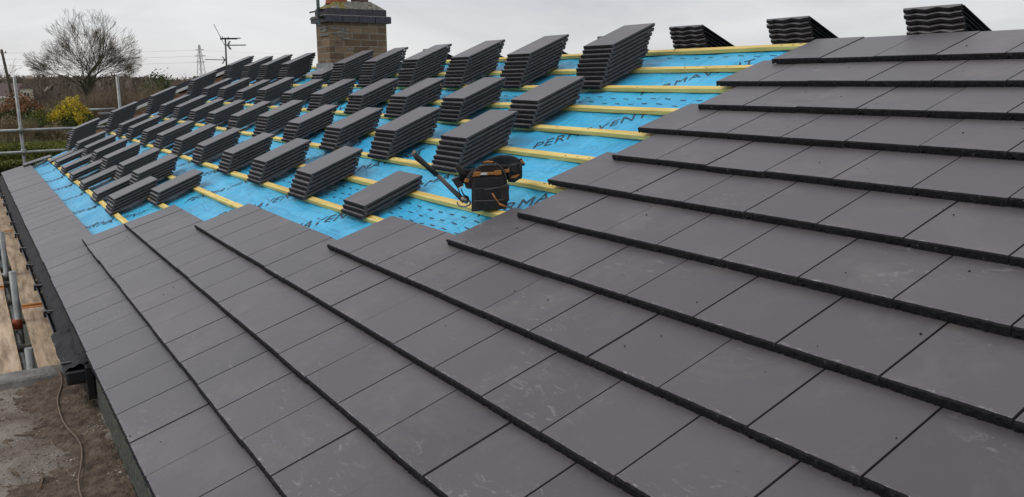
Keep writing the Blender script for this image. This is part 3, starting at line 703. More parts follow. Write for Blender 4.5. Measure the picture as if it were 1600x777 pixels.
for i in range(25):
    row = []
    for j in range(9):
        s_, t = i / 24, j / 8; u = ug - 1.9 + 2.25 * s_; y = .05 - .36 * t
        z = -.13 - .16 * t ** 1.5 + .05 * noise.noise(Vector((u * 2.2, t * 3, 3))) + .04 * noise.noise(Vector((u * 6, t * 6, 3))) - .04 * s_
        row.append(bm.verts.new(W(u, y + .03 * noise.noise(Vector((u * 4, t, 1))), z)))
    g.append(row)
for i in range(24):
    for j in range(8): bm.faces.new((g[i][j], g[i + 1][j], g[i + 1][j + 1], g[i][j + 1]))
link('eaves_felt', bm, M_FELT, house, smooth=True)
bm = bmesh.new(); n_ = 150; g = []       # crumpled felt apron hanging into the gutter, with leaf litter
for i in range(n_ + 1):
    u = UL + (ug - .1 - UL) * i / n_; row = []
    for j in range(6):
        t = j / 5; y = 0.06 - t * .24; z = -.12 - .24 * t ** 1.4 + .03 * noise.noise(Vector((u * 2.5, t * 3, 0))) * (1 + t)
        row.append(bm.verts.new(W(u, y + .02 * noise.noise(Vector((u * 3, t, 7))), z)))
    g.append(row)
for i in range(n_):
    for j in range(5): bm.faces.new((g[i][j], g[i + 1][j], g[i + 1][j + 1], g[i][j + 1]))
link('eaves_felt', bm, M_FELT, house, smooth=True)
bm = bmesh.new()
for _ in range(260):
    u = R.uniform(UL, ug - .2); p = W(u, gy + R.uniform(-.1, .12), gz - .04 + R.uniform(-.03, .05)); leafquad(bm, p, R.uniform(.008, .02), R.choice((0, 0, 1)))
M_LITTER = mat('leaf_litter', (0.16, 0.13, 0.08), 0.9, var=0.5, island=0.5)
tag(link('leaf_litter', bm, [M_LITTER, M_CONC]), 'scraps of leaf and mortar lying in the black gutter', 'debris', kind='stuff')

# chimney
cy0, cy1 = 11.30, 13.78; cx1 = -29.9; cx0 = -31.3; cz1 = 6.45
zb = 3.2
chim = link('chimney', (lambda bm: (box(bm, cx0, cx1, cy0, cy1, zb, cz1, W), bm)[1])(bmesh.new()), M_BRICK, house)
bm = bmesh.new()
def ringbricks(bm, z0, z1, o_, ph):
    for (xa, ya, xb, yb) in ((cx0 - o_, cy0 - o_, cx1 + o_, cy0 - o_), (cx1 + o_, cy0 - o_, cx1 + o_, cy1 + o_), (cx1 + o_, cy1 + o_, cx0 - o_, cy1 + o_), (cx0 - o_, cy1 + o_, cx0 - o_, cy0 - o_)):
        L_ = math.hypot(xb - xa, yb - ya); n_ = round(L_ / .69)
        dx, dy = (xb - xa) / L_, (yb - ya) / L_; nx, ny = dy, -dx
        for i in range(n_):
            a = L_ * i / n_ + .012; b_ = L_ * (i + 1) / n_ - .012
            def G(s, t, z, xa=xa, ya=ya, dx=dx, dy=dy, nx=nx, ny=ny): return W(xa + dx * s - nx * t, ya + dy * s - ny * t, z)
            box(bm, a, b_, 0.004 * (i % 3), .34, z0, z1, G)
ringbricks(bm, cz1, cz1 + .25, .16, 0); link('oversailing_bricks', bm, M_BLUEB, chim)
bm = bmesh.new(); ringbricks(bm, cz1 + .275, cz1 + .53, .02, 0); link('top_bricks', bm, M_BLUEB, chim)
bm = bmesh.new(); box(bm, cx0 + .02, cx1 - .02, cy0 + .02, cy1 - .02, cz1 - .05, cz1 + .5, W); box(bm, cx0 - .14, cx1 + .14, cy0 - .14, cy1 + .14, cz1 + .25, cz1 + .272, W); link('mortar_core', bm, mat('pale_mortar', (0.36, 0.34, 0.31), 0.95), chim)
bm = bmesh.new(); nx_, ny_ = 14, 20; g = []
for i in range(nx_ + 1):
    row = []
    for j in range(ny_ + 1):
        s, t = i / nx_, j / ny_; e = min(s, 1 - s, t * 1.3, (1 - t) * 1.3); hh = min(1, e / .24) * .33
        row.append(bm.verts.new(W(cx0 - .0 + (cx1 - cx0) * s, cy0 + (cy1 - cy0) * t, cz1 + .53 + hh + (.05 * noise.noise(Vector((s * 9, t * 12, 0))) if e > 0 else 0))))
    g.append(row)
for i in range(nx_):
    for j in range(ny_): f = bm.faces.new((g[i][j], g[i + 1][j], g[i + 1][j + 1], g[i][j + 1])); f.material_index = 1 if (j < 6 and noise.noise(Vector((i * .5, j * .5, 3))) > -.1) else 0
link('mortar_capping', bm, [M_FLAUNCH, M_LICHEN], chim)
for y, r_, mt, lb in ((11.95, .43, M_TERRA, 'red clay chimney pot'), (12.95, .36, M_DTERRA, 'sooty brown chimney pot')):
    bm = bmesh.new(); x = (cx0 + cx1) / 2; z = cz1 + .75
    prof_ = [(r_ * 1.05, z), (r_, z + .1), (r_ * .92, z + 1.0), (r_ * .9, z + 1.3), (r_ * 1.08, z + 1.34), (r_ * 1.08, z + 1.48), (r_ * .85, z + 1.5), (r_ * .8, z + .9)]
    prevr = None
    for rr_, zz in prof_:
        ring = [bm.verts.new(W(x + rr_ * math.cos(a * math.pi / 12), y + rr_ * math.sin(a * math.pi / 12), zz)) for a in range(24)]
        if prevr:
            for a in range(24): f = bm.faces.new((prevr[a], prevr[(a + 1) % 24], ring[(a + 1) % 24], ring[a])); f.smooth = True
        prevr = ring
    o = link('chimney_pot', bm, mt, chim); o['label'] = lb
# damaged, patched brickwork low relief and lead flashing
rr = random.Random(5)
for _ in range(26):
    bm = bmesh.new(); y = cy0 + abs(rr.gauss(0, .45)); z = cz1 - .15 - abs(rr.gauss(0, .35)) - .2 * (y - cy0)
    if rr.random() < .4: box(bm, cx0 + rr.uniform(.2, 1.0), cx0 + rr.uniform(1.1, 1.38), cy0 - rr.uniform(.02, .05), cy0 + .02, z, z + rr.uniform(.03, .08), W)
    else: box(bm, cx1 - .02, cx1 + rr.uniform(.01, .04), y, y + rr.uniform(.1, .4), z, z + rr.uniform(.03, .07), W)
    link('mortar_patch', bm, M_CONC, chim)
bm = bmesh.new(); n_ = 22; g = []
for i in range(n_ + 1):
    y = cy0 - .1 + (RY - cy0 + .1) * i / n_; zr = y * ST / CT - .1; row = []
    for j in range(7):
        t = j / 6
        if t < .5: row.append(bm.verts.new(W(cx1 + .03 + .02 * noise.noise(Vector((y * 3, t * 4, 0))), y, zr + .25 - t * .5 + .05 * noise.noise(Vector((y * 2, 0, 4))))))
        else: row.append(bm.verts.new(W(cx1 + .03 + (t - .5) * .9, y, zr + .05 + .05 * noise.noise(Vector((y * 4, t * 6, 2))))))
    g.append(row)
for i in range(n_):
    for j in range(6): bm.faces.new((g[i][j], g[i][j + 1], g[i + 1][j + 1], g[i + 1][j]))
n_ = 16; g = []
for i in range(n_ + 1):
    x = cx0 - .1 + (cx1 - cx0 + .4) * i / n_; row = []
    for j in range(8):
        t = j / 7; zr = cy0 * ST / CT
        if t < .45: row.append(bm.verts.new(W(x, cy0 - .04 - .03 * noise.noise(Vector((x * 3, t, 1))), zr + .22 - t * .6 + .04 * noise.noise(Vector((x * 3, 0, 1))))))
        else: q = (t - .45) * 1.1; row.append(bm.verts.new(W(x, cy0 - .04 - q, zr - .05 - q * ST / CT + .07 * noise.noise(Vector((x * 4, t * 5, 2))) + .03)))
    g.append(row)
for i in range(n_):
    for j in range(7): bm.faces.new((g[i][j], g[i + 1][j], g[i + 1][j + 1], g[i][j + 1]))
link('lead_flashing', bm, M_LEAD, chim, smooth=True)
# mast strapped to the chimney
mast = empty('aerial_mast', W(cx1 - .75, cy0 - .14, cz1 - .9), 'grey metal mast strapped to the left face of the chimney', 'mast')
bm = bmesh.new(); mx_, my_ = cx1 - .25, cy0 - .30
tube(bm, [W(mx_, my_, cz1 - .12), W(mx_ - .03, my_, cz1 + 4.2)], .021, 10); link('tube', bm, M_GALV, mast)
bm = bmesh.new()
for z in (cz1 + .15, cz1 + .42): box(bm, cx0 - .18, cx1 + .18, cy0 - .19, cy0 - .165, z, z + .06, W); box(bm, mx_ - .09, mx_ + .09, my_ - .07, cy0 - .16, z - .02, z + .08, W)
link('bracket', bm, M_BLACK, mast)

# television aerial on the ridge at the far end
ax, ay = -42.6, RY + 1.2
aer = empty('television_aerial', W(ax, ay, 4.5), 'television aerial with forked elements on a thin dark mast', 'aerial')
def rowpos(px, py):
    """point in the upright plane x = ax seen at this picture position, used once to size the aerial"""
    d_ = fw + r2 * ((px - 800) / 1291.26) - u2 * ((py - 388.5) / 1291.26); t = (ax * U - CAMP.x) / d_.x; return CAMP + d_ * t
q = rowpos(354, 104); q0 = rowpos(352, 59)
bm = bmesh.new(); base = q.copy(); tube(bm, [q - (q0 - q) * 0.9, q0], .0135, 6); link('mast', bm, M_BLACK, aer)
def rod(bm, a, b_, r=.008): tube(bm, [rowpos(*a), rowpos(*b_)], r * .65, 4)
bm = bmesh.new(); rod(bm, (344, 60), (376, 60), .012); rod(bm, (344, 61.3), (371, 61.3), .010); rod(bm, (345, 57), (345, 63)); rod(bm, (347.5, 56.5), (347.5, 62)); rod(bm, (356.5, 57), (356.5, 63)); rod(bm, (334, 38), (351, 71), .007); link('upper_antenna', bm, M_BLACK, aer)
bm = bmesh.new(); rod(bm, (354, 71), (384, 70.5), .014)
for k in range(3): rod(bm, (355 + k, 71), (358 + k, 64.5), .010); rod(bm, (355 + k, 71), (359.5 + k, 77.5), .010)
for k in range(10): rod(bm, (360 + k * 2.4, 69.8), (360 + k * 2.4, 71.8), .007)
link('right_antenna', bm, M_GALV, aer)
bm = bmesh.new(); rod(bm, (320, 93), (353, 94), .010)
for k in range(2): rod(bm, (352 - k, 94), (348 - k, 88.5), .009); rod(bm, (352 - k, 94), (348 - k, 99.5), .009)
for k in range(10): rod(bm, (322 + k * 2.6, 92.4), (322 + k * 2.6, 94.4), .006)
link('left_antenna', bm, M_GALV, aer)

# ------------------------------------------------------------------ stacks of loose tiles
def loose_tile_mesh(name, seed, rough=.003, lip=True):
    bm = bmesh.new(); uvl = bm.loops.layers.uv.new('uv'); rr = random.Random(seed)
    add_tile(bm, lambda s, v, n: Vector((s * U, v * U, n * U)), 0.99, rough, 10, rr, lip, uvl)
    me = bpy.data.meshes.new(name); bm.to_mesh(me); bm.free(); me.materials.append(M_TILE); me.materials.append(M_NOSE); me.materials.append(M_TSIDE); return me
LT = [loose_tile_mesh('roof_tile', 40 + i) for i in range(5)]
SL = Matrix.Rotation(TH, 4, 'X')
ORD = ['top', 'second', 'third', 'fourth', 'fifth', 'sixth', 'seventh', 'eighth', 'ninth', 'tenth', 'eleventh', 'twelfth']
ROWV = {1: 2, 2: 3, 3: 5, 4: 7, 5: 9, 6: 11}
ST_ = {1: [(-37.58, 3), (-34.65, 3), (-31.71, 3), (-28.52, 3), (-25.3, 3), (-22.34, 5)],
 2: [(-42.09, 11), (-39.0, 6), (-36.0, 6), (-33.18, 6), (-30.29, 6), (-26.96, 6), (-24.14, 6), (-20.84, 4)],
 3: [(-42.4, 11), (-38.85, 6), (-36.1, 6), (-32.8, 6), (-29.91, 6), (-26.76, 6), (-23.7, 6), (-20.55, 6), (-17.66, 6), (-14.48, 6), (-11.43, 3)],
 4: [(-42.05, 11), (-38.67, 7), (-35.62, 7), (-32.58, 6), (-29.56, 6), (-26.46, 6), (-23.26, 7), (-20.44, 6), (-17.36, 6), (-14.30, 7), (-11.23, 7)],
 5: [(-41.28, 11), (-38.07, 7), (-35.17, 7), (-32.24, 6), (-29.27, 7), (-26.24, 6), (-23.31, 6), (-20.12, 6), (-17.32, 6), (-14.41, 6), (-11.42, 6)],
 6: [(-41.15, 11), (-37.89, 10), (-35.14, 10), (-32.14, 10), (-28.04, 5), (-26.10, 9), (-23.40, 9), (-20.44, 9), (-17.42, 9), (-14.56, 9), (-11.5, 10)]}
ROWN = {1: 'the lowest row', 2: 'second row up', 3: 'third row up', 4: 'fourth row up', 5: 'fifth row up', 6: 'row below the ridge'}
SPEC = {(3, 0): 'three tile stack left of the tool belt', (6, 6): 'low stack against the chimney', (1, 0): 'five tile stack beside the laid tiles', (2, 0): 'four tile stack beside the laid tiles'}
todo = []
for row, lst in ST_.items():
    v0 = GAUGE * ROWV[row] + 0.06 - .08
    for si, (u, n) in enumerate(lst[::-1]):
        du = R.gauss(0, .004); lean = R.gauss(0, .003)
        for k in range(n):
            vv = v0 + .070 * k; hn = BT + .073 * (k + 1)
            M = Matrix.Translation(P(u + R.gauss(0, .014) + lean * k, vv + R.gauss(0, .010), hn)) @ SL @ Matrix.Rotation(R.gauss(0, .010), 4, 'Z')
            top = n - 1 - k
            pos = 'bottom' if k == 0 and n > 2 else ORD[top]
            if (row, si) in SPEC: lb = 'grey roof tile, %s of the %s' % (pos, SPEC[(row, si)])
            else:
                oi = ['rightmost', 'second', 'third', 'fourth', 'fifth', 'sixth', 'seventh', 'eighth', 'ninth', 'tenth', 'leftmost'][si]
                if si == len(lst) - 1: oi = 'leftmost'
                st = (oi + ' stack') if oi in ('rightmost', 'leftmost') else (oi + ' stack from right')
                lb = 'grey roof tile, %s of its pile, %s, %s' % (pos, st, ROWN[row])
            dist = (P(u, vv, hn) - CAMP).length; hidden = 0.0
            # lower tiles of far, tightly packed stacks hide behind the stack in front
            if u < -21 and top > 3 and si != len(lst) - 1: hidden = 6.0
            todo.append((dist + hidden, M, lb, row, si))
# stacks on the far slope, seen over the ridge
for fi, (ul, n, lb0) in enumerate([(-11.9, 7, 'just right of the last ridge pile'), (-9.15, 7, 'above the end of the ridge batten'), (-6.25, 7, 'above the tiled slope at right'), (-14.5, 6, 'half hidden by the rightmost ridge pile'), (-17.6, 5, 'right behind the second ridge pile'), (-20.9, 5, 'behind the third ridge pile'), (-24.0, 6, 'behind the fourth ridge pile')]):
    for k in range(n):
        up = 1.28 + .45 - .07 * k
        M = Matrix.Translation(PF(ul + R.gauss(0, .008), up, BT + .073 * (k + 1))) @ Matrix.Rotation(-TH, 4, 'X') @ Matrix.Rotation(math.pi + R.gauss(0, .006), 4, 'Z')
        top = n - 1 - k; pos = 'bottom' if k == 0 else ORD[top]
        todo.append((-5 if top < 5 and fi < 3 else 6.0, M, 'grey tile, %s of the far slope pile %s' % (pos, lb0), 9, fi))
todo.sort(key=lambda t: t[0])
tile0 = None
for i, (d_, M, lb, row, si) in enumerate(todo[:298]):
    o = bpy.data.objects.new('roof_tile', LT[i % 5]); C.objects.link(o); o.matrix_world = M
    tag(o, lb, 'roof tile', 'loose roof tiles stacked on the battens', 'thing')
bm = bmesh.new(); uvl = bm.loops.layers.uv.new('uv')
for (d_, M, lb, row, si) in todo[298:]:
    add_tile(bm, lambda s, v, n, M=M: M @ Vector((s * U, v * U, n * U)), 0.99, .003, 6, R, False, uvl)
tag(link('stacked_roof_tiles', bm, [M_TILE, M_NOSE, M_TSIDE]), 'remaining grey roof tiles in the farthest and hidden piles', 'roof tiles', kind='stuff')
# two single tiles at the far verge
for (u, v, hn, lb, rz) in ((-42.45, GAUGE, 0.0, 'single grey roof tile laid alone at the far verge', 0), (-40.3, GAUGE * 2 - .02, BT + .073, 'single grey roof tile resting before the first pile of the lowest row', 0)):
    o = bpy.data.objects.new('roof_tile', LT[0]); C.objects.link(o); o.matrix_world = Matrix.Translation(P(u, v, hn)) @ SL @ Matrix.Rotation(-tilt if hn == 0 else 0, 4, 'X')
    tag(o, lb, 'roof tile', 'loose roof tiles stacked on the battens', 'thing')

# ------------------------------------------------------------------ scaffold
scf = empty('scaffold', W(-30, -.8, -9), 'galvanised tube scaffold with guard rails along the eaves and far verge', 'scaffold')
def pole(name, a, b_, r=.0242, mt=M_GALV, lb=None):
    bm = bmesh.new(); tube(bm, [a, b_], r, 12)
    for e in (a, b_): pass
    o = link(name, bm, mt, scf)
    if lb: o['label'] = lb
    return o
pole('standard', W(-46, 1.16, -9), W(-46, 1.16, 4.45)); pole('standard', W(-46, 5.8, -9), W(-46, 5.8, 4.45))
pole('guard_rail', W(-45.85, -3.4, 1.80), W(-45.85, 13.0, 1.92)); pole('guard_rail', W(-45.85, -3.4, .70), W(-45.85, 13.0, .86))
pole('standard', W(-46, -3.2, -9), W(-46, -3.2, 4.4))
for y, z in ((1.16, 1.82), (1.16, .76), (5.8, 1.85), (5.8, .8)):
    bm = bmesh.new(); c_ = W(-45.9, y, z); tube(bm, [c_ - Vector((0, 0, .045)), c_ + Vector((0, 0, .045))], .036, 10); tube(bm, [c_ - Vector((0, .03, 0)) , c_ + Vector((0, .045, 0))], .034, 10); tube(bm, [c_ + Vector((.03, .03, .02)), c_ + Vector((.07, .03, .02))], .012, 6); link('coupler', bm, M_GALV, scf)
for y0q, y1q, z in ((4.35, 5.6, 2.75), (4.75, 5.9, 2.55)): pole('transom', W(-46.2, y0q, z), W(-46.2, y1q, z + .02), .022)
for u, zt in ((-15.35, -.78), (-19.6, -.10), (-25.3, -.02), (-33, -.3)):
    pole('standard', W(u, -.635, -9), W(u, -.635, zt))
    bm = bmesh.new(); c_ = W(u + .02, -.66, -1.36); tube(bm, [c_ - Vector((0, 0, .03)), c_ + Vector((0, 0, .04))], .032, 10); link('coupler', bm, M_RUST if u == -19.6 else M_GALV, scf)
pole('ledger', W(-45.5, -.70, -1.62), W(-14.6, -.70, -1.62))
for i in range(14):
    x = -15.6 - i * 2.3; pole('transom', W(x, -3.6, -1.46), W(x, .05, -1.46))
def board(x0, x1, y0, y1, z, lb, sag=0):
    bt = empty('scaffold_board', W((x0 + x1) / 2, (y0 + y1) / 2, z), lb, 'scaffold board', 'boards forming the scaffold platform')
    bm = bmesh.new(); S = 12; g = []
    for i in range(S + 1):
        x = x0 + .12 + (x1 - x0 - .24) * i / S; dz = .02 * noise.noise(Vector((x * .5, y0, 0))); dy = .015 * noise.noise(Vector((x * .3, y0, 5)))
        g.append([bm.verts.new(W(x, y + dy, zz + dz)) for y, zz in ((y0, z - .11), (y1, z - .11), (y1, z - .008), (y1 - .01, z), (y0 + .01, z), (y0, z - .008))])
    for i in range(S):
        for j in range(6): bm.faces.new((g[i][j], g[i][(j + 1) % 6], g[i + 1][(j + 1) % 6], g[i + 1][j]))
    bm.faces.new(g[0][::-1]); bm.faces.new(g[-1]); bmesh.ops.recalc_face_normals(bm, faces=bm.faces); link('plank', bm, M_BOARD, bt)
    for xa, xb in ((x0, x0 + .12), (x1 - .12, x1)):
        bm = bmesh.new(); box(bm, xa, xb, y0 - .004, y1 + .004, z - .115, z + .004, W); link('end_band', bm, M_BEND, bt)
board(-20.9, -14.55, -.50, .14, -1.28, 'nearest scaffold board between the gutter and the poles')
board(-33.5, -21.0, -.48, .16, -1.26, 'second scaffold board along the gutter with an orange banded end')
board(-45.0, -33.6, -.49, .15, -1.27, 'farthest scaffold board along the gutter')
board(-23.5, -14.5, -1.47, -.78, -1.28, 'nearest outer scaffold board left of the poles')
board(-36, -23.6, -1.46, -.77, -1.25, 'second outer scaffold board left of the poles')
for i, y in enumerate((-2.2, -2.92)):
    board(-27, -14.5, y, y + .69, -1.27, 'outer scaffold board number %s outside the poles' % ('one', 'two')[i])
bm = bmesh.new(); box(bm, -33.3, -32.8, -1.15, -.7, -1.2, -.95, W); bevel(bm, .006); tag(link('loose_brick', bm, M_RBRICK), 'red brick left on the scaffold boards at the left edge', 'brick')

# ------------------------------------------------------------------ flat roof below the eaves
flat = empty('flat_roof_extension', W(-6, -2.5, -9), 'dirty concrete flat roof extension below the eaves', 'extension')
bm = bmesh.new(); box(bm, -14.0, 6.5, -5.0, .09, -9, -1.16, W); link('wall', bm, M_RBRICK, flat)
M_SLAB = mat('dirty_slab', (0.15, 0.115, 0.085), 0.95, scale=3.4, col2=(0.36, 0.32, 0.27), bump=1.0, bscale=38, detail=14.0)
bm = bmesh.new(); nx_, ny_ = 160, 44; g = []
for i in range(nx_ + 1):
    x = -13.98 + 20.4 * i / nx_; row = []
    for j in range(ny_ + 1):
        y = -5.0 + 5.1 * j / ny_
        heap = .13 * math.exp(-((y - .05) / .42) ** 2) + .05 * max(0, noise.noise(Vector((x * 1.2, y * 1.2, 3))))
        row.append(bm.verts.new(W(x, y, -1.03 + heap + .02 * noise.noise(Vector((x * 6, y * 6, 1))) + .012 * noise.noise(Vector((x * 16, y * 16, 1))))))
    g.append(row)
for i in range(nx_):
    for j in range(ny_): bm.faces.new((g[i][j], g[i + 1][j], g[i + 1][j + 1], g[i][j + 1]))
link('slab', bm, M_SLAB, flat, smooth=True)
M_SOIL = mat('brown_soil', (0.085, 0.058, 0.040), 0.97, scale=16, col2=(0.24, 0.18, 0.125), bump=1.0, bscale=42, detail=12.0)
deepen(M_SOIL, .04); deepen(M_DASH, .02)
bm = bmesh.new(); nx_, ny_ = 330, 50; g = {}
for i in range(nx_ + 1):
    x = -13.85 + 14.0 * i / nx_
    for j in range(ny_ + 1):
        y = -2.2 + 2.29 * j / ny_
        cov = .34 + .55 * noise.noise(Vector((x * .7, y * .9, 11))) + .25 * noise.noise(Vector((x * 3, y * 3, 2))) - abs(y + .30) * .62
        z = -1.03 + .13 * math.exp(-((y - .05) / .42) ** 2) + .05 * max(0, noise.noise(Vector((x * 1.2, y * 1.2, 3)))) + .035 * min(1, max(cov, -.5) * 4) + .022 * noise.noise(Vector((x * 8, y * 8, 5))) + .018 * noise.noise(Vector((x * 21, y * 21, 5)))
        g[i, j] = bm.verts.new(W(x, y, z))
for i in range(nx_):
    for j in range(ny_): bm.faces.new((g[i, j], g[i + 1, j], g[i + 1, j + 1], g[i, j + 1]))
tag(link('soil', bm, M_SOIL, smooth=True), 'brown dirt swept against the wall on the flat roof', 'dirt', kind='stuff')
bm = bmesh.new(); S = 30; g = []
for i in range(S + 1):
    y = -5.0 + 5.09 * i / S; k = .012 * noise.noise(Vector((y * 4, 0, 0)))
    g.append([bm.verts.new(W(x, y, z + k)) for x, z in ((-14.42, -1.5), (-14.42, -.93), (-14.38, -.90), (-13.92, -.90), (-13.88, -.93), (-13.80, -1.10))])
for i in range(S):
    for j in range(5): bm.faces.new((g[i][j], g[i][j + 1], g[i + 1][j + 1], g[i + 1][j]))
bmesh.ops.recalc_face_normals(bm, faces=bm.faces); link('kerb', bm, M_CONC, flat)
bm = bmesh.new()
for _ in range(6000):
    x = R.uniform(-13.7, -4); y = R.choice((R.gauss(-.15, .35), R.uniform(-1.9, .05)))
    if y > .06 or y < -2.2: continue
    r_ = min(.05, .005 + abs(R.gauss(0, .009)) * (2 if R.random() < .08 else 1)); z = -1.03 + .13 * math.exp(-((y - .05) / .42) ** 2) + .012
    vs = [bm.verts.new(W(x + R.gauss(0, .25) * r_ + dx * r_, y + dy * r_ * R.uniform(.6, 1), z + dz * r_ * .6)) for dx, dy, dz in ((1, 0, 0), (-1, 0, 0), (0, 1, 0), (0, -1, 0), (0, 0, 1), (0, 0, -1))]
    mi = R.choice((0, 0, 1, 2))
    for a, b_, c_ in ((0, 2, 4), (2, 1, 4), (1, 3, 4), (3, 0, 4), (2, 0, 5), (1, 2, 5), (3, 1, 5), (0, 3, 5)): bm.faces.new((vs[a], vs[b_], vs[c_])).material_index = mi
deepen(M_SLAB, .03); deepen(M_CONC, .025)
M_R1 = mat('rubble_brown', (0.16, 0.11, 0.07), 0.95, island=0.4); M_R2 = mat('rubble_grey', (0.25, 0.23, 0.20), 0.95, island=0.4); M_R3 = mat('rubble_pale', (0.42, 0.37, 0.30), 0.95, island=0.3)
tag(link('rubble', bm, [M_R1, M_R2, M_R3]), 'brown crumbs of mortar and stone strewn over the flat roof', 'rubble', kind='stuff')
bm = bmesh.new(); pts = []
for k in range(40):
    x = -14.3 + k * .26; y = -.33 + .07 * math.sin(k * .5) + .05 * noise.noise(Vector((k * .23, 0, 0))) - (.02 * k * .2 if k < 20 else .08)
    pts.append(W(x, y, -.87 if k < 3 else -.91 + .012 * noise.noise(Vector((k * .6, 4, 0)))))
tube(bm, pts, .0045, 6); tag(link('cable', bm, mat('brown_cable', (0.16, 0.11, 0.075), 0.7)), 'thin brown cable trailing across the dirty flat roof', 'cable')
for j, (x, y, a, ln) in enumerate(((-10.1, -1.15, .3, .35), (-9.6, -.85, -.15, .45), (-11.4, -.95, 1.0, .3))):
    bm = bmesh.new(); d_ = Vector((math.cos(a), math.sin(a), 0)) * ln * U / 2; c_ = W(x, y, -.99); tube(bm, [c_ - d_, c_ + d_], .004, 5)
    tag(link('stick', bm, M_R1), ('short brown stick lying left of the cable', 'longer brown stick beside the cable', 'stick lying farthest up the flat roof')[j], 'stick')

# ------------------------------------------------------------------ tool belt and hammer
O = P(-8.81, 6.02, BT + .01)
bk = (Vector((O.x, O.y, 0)) - Vector((CAMP.x, CAMP.y, 0))).normalized(); rg = Vector((bk.y, -bk.x, 0)); SCL = 0.00052
def B(cx, cy, dep=0.0): return O + rg * (cx - 735) * SCL + Vector((0, 0, 1)) * ((700 - cy) * SCL * 0.95 - max(0, dep) * 0.22) + bk * dep
M_NYL = mat('black_nylon', (0.020, 0.019, 0.021), 0.75, var=0.35, scale=60, bump=0.7, bscale=300); M_NYL2 = mat('worn_brown_nylon', (0.032, 0.025, 0.023), 0.8, var=0.3, scale=50, bump=0.6, bscale=300)
M_ORG = mat('orange_webbing', (0.42, 0.165, 0.035), 0.7, var=0.2, scale=60); M_LABEL = mat('white_tag', (0.7, 0.7, 0.68), 0.6); M_BUCK = mat('buckle_plastic', (0.02, 0.02, 0.022), 0.3)
M_SEAM = mat('grey_piping', (0.085, 0.08, 0.08), 0.7)
belt = empty('tool_belt', O, 'black tool belt with orange trimmed pouch standing on a batten', 'tool belt')
def pouch(outline, d0, d1, mt, name, puff=.010, parent=belt):
    bm = bmesh.new(); front = [bm.verts.new(B(x, y, d0)) for x, y in outline]; back = [bm.verts.new(B(x, y, d1)) for x, y in outline]
    cx = sum(x for x, y in outline) / len(outline); cy = sum(y for x, y in outline) / len(outline)
    ins = [bm.verts.new(B(x + (cx - x) * .16, y + (cy - y) * .16, d0 - puff)) for x, y in outline]; n = len(outline)
    for i in range(n):
        j = (i + 1) % n; bm.faces.new((front[i], front[j], back[j], back[i])); bm.faces.new((ins[i], ins[j], front[j], front[i]))
    bm.faces.new(ins); bm.faces.new(back[::-1]); bmesh.ops.recalc_face_normals(bm, faces=bm.faces)
    return link(name, bm, mt, parent)
def ribbon(pts, hgt, thick, mt, name, parent=belt, tiltf=None):
    bm = bmesh.new(); g = []; n = len(pts); W_ = [B(*p) for p in pts]
    for i in range(n):
        t = (W_[min(i + 1, n - 1)] - W_[max(i - 1, 0)]).normalized(); nr = t.cross(Vector((0, 0, 1))).normalized(); up = Vector((0, 0, 1)); h = (hgt[i] if isinstance(hgt, list) else hgt) / 2
        c_ = W_[i]; g.append([bm.verts.new(c_ + a) for a in (nr * thick / 2 - up * h, nr * thick / 2 + up * h * .8, up * h, -nr * thick / 2 + up * h * .8, -nr * thick / 2 - up * h)])
    for i in range(n - 1):
        for j in range(5): bm.faces.new((g[i][j], g[i][(j + 1) % 5], g[i + 1][(j + 1) % 5], g[i + 1][j]))
    bm.faces.new(g[0]); bm.faces.new(g[-1][::-1]); bmesh.ops.recalc_face_normals(bm, faces=bm.faces); return link(name, bm, mt, parent)
def spline(ctrl, n=36):
    out = []; m_ = len(ctrl)
    for q in range(n + 1):
        t = q / n * (m_ - 1); i = min(int(t), m_ - 2); f_ = t - i
        p = [Vector(ctrl[max(0, min(m_ - 1, k))]) for k in (i - 1, i, i + 1, i + 2)]
        out.append(tuple(0.5 * ((2 * p[1]) + (p[2] - p[0]) * f_ + (2 * p[0] - 5 * p[1] + 4 * p[2] - p[3]) * f_ ** 2 + (3 * p[1] - p[0] - 3 * p[2] + p[3]) * f_ ** 3)))
    return out
ribbon(spline([(455, 330, .01), (540, 345, .035), (700, 310, .06), (860, 300, .045), (990, 300, .055), (1060, 275, .095), (1045, 215, .15), (960, 170, .185), (850, 170, .19), (750, 210, .15), (680, 250, .10)]), .078, .012, M_NYL, 'padded_belt')
pouch([(570, 700), (905, 672), (930, 585), (938, 440), (860, 448), (575, 455)], -.035, .03, M_NYL, 'lower_pouch', .012)
pouch([(575, 700), (600, 590), (880, 580), (900, 672)], -.050, -.02, M_NYL, 'front_pocket', .004)
pouch([(515, 462), (500, 400), (560, 300), (690, 215), (820, 205), (905, 300), (915, 420), (850, 455), (600, 468)], -.005, .05, M_NYL2, 'upper_pouch', .012)
pouch([(570, 462), (590, 360), (870, 350), (900, 440), (800, 452)], -.030, .0, M_NYL, 'flap', .006)
pouch([(585, 346), (600, 300), (665, 298), (655, 344)], -.032, -.02, M_ORG, 'orange_trim', .002)
pouch([(800, 335), (795, 290), (860, 285), (866, 330)], -.032, -.02, M_ORG, 'orange_trim', .002)
pouch([(655, 334), (665, 308), (800, 302), (800, 330)], -.028, -.018, M_ORG, 'orange_trim', .001)
pouch([(662, 332), (664, 310), (728, 308), (728, 330)], -.034, -.026, M_LABEL, 'white_tag', .001)
pouch([(690, 207), (735, 192), (790, 200), (770, 212)], -.014, .0, M_ORG, 'orange_trim', .002)
pouch([(500, 405), (512, 370), (560, 372), (545, 410)], -.016, .0, M_ORG, 'orange_trim', .002)
bm = bmesh.new()
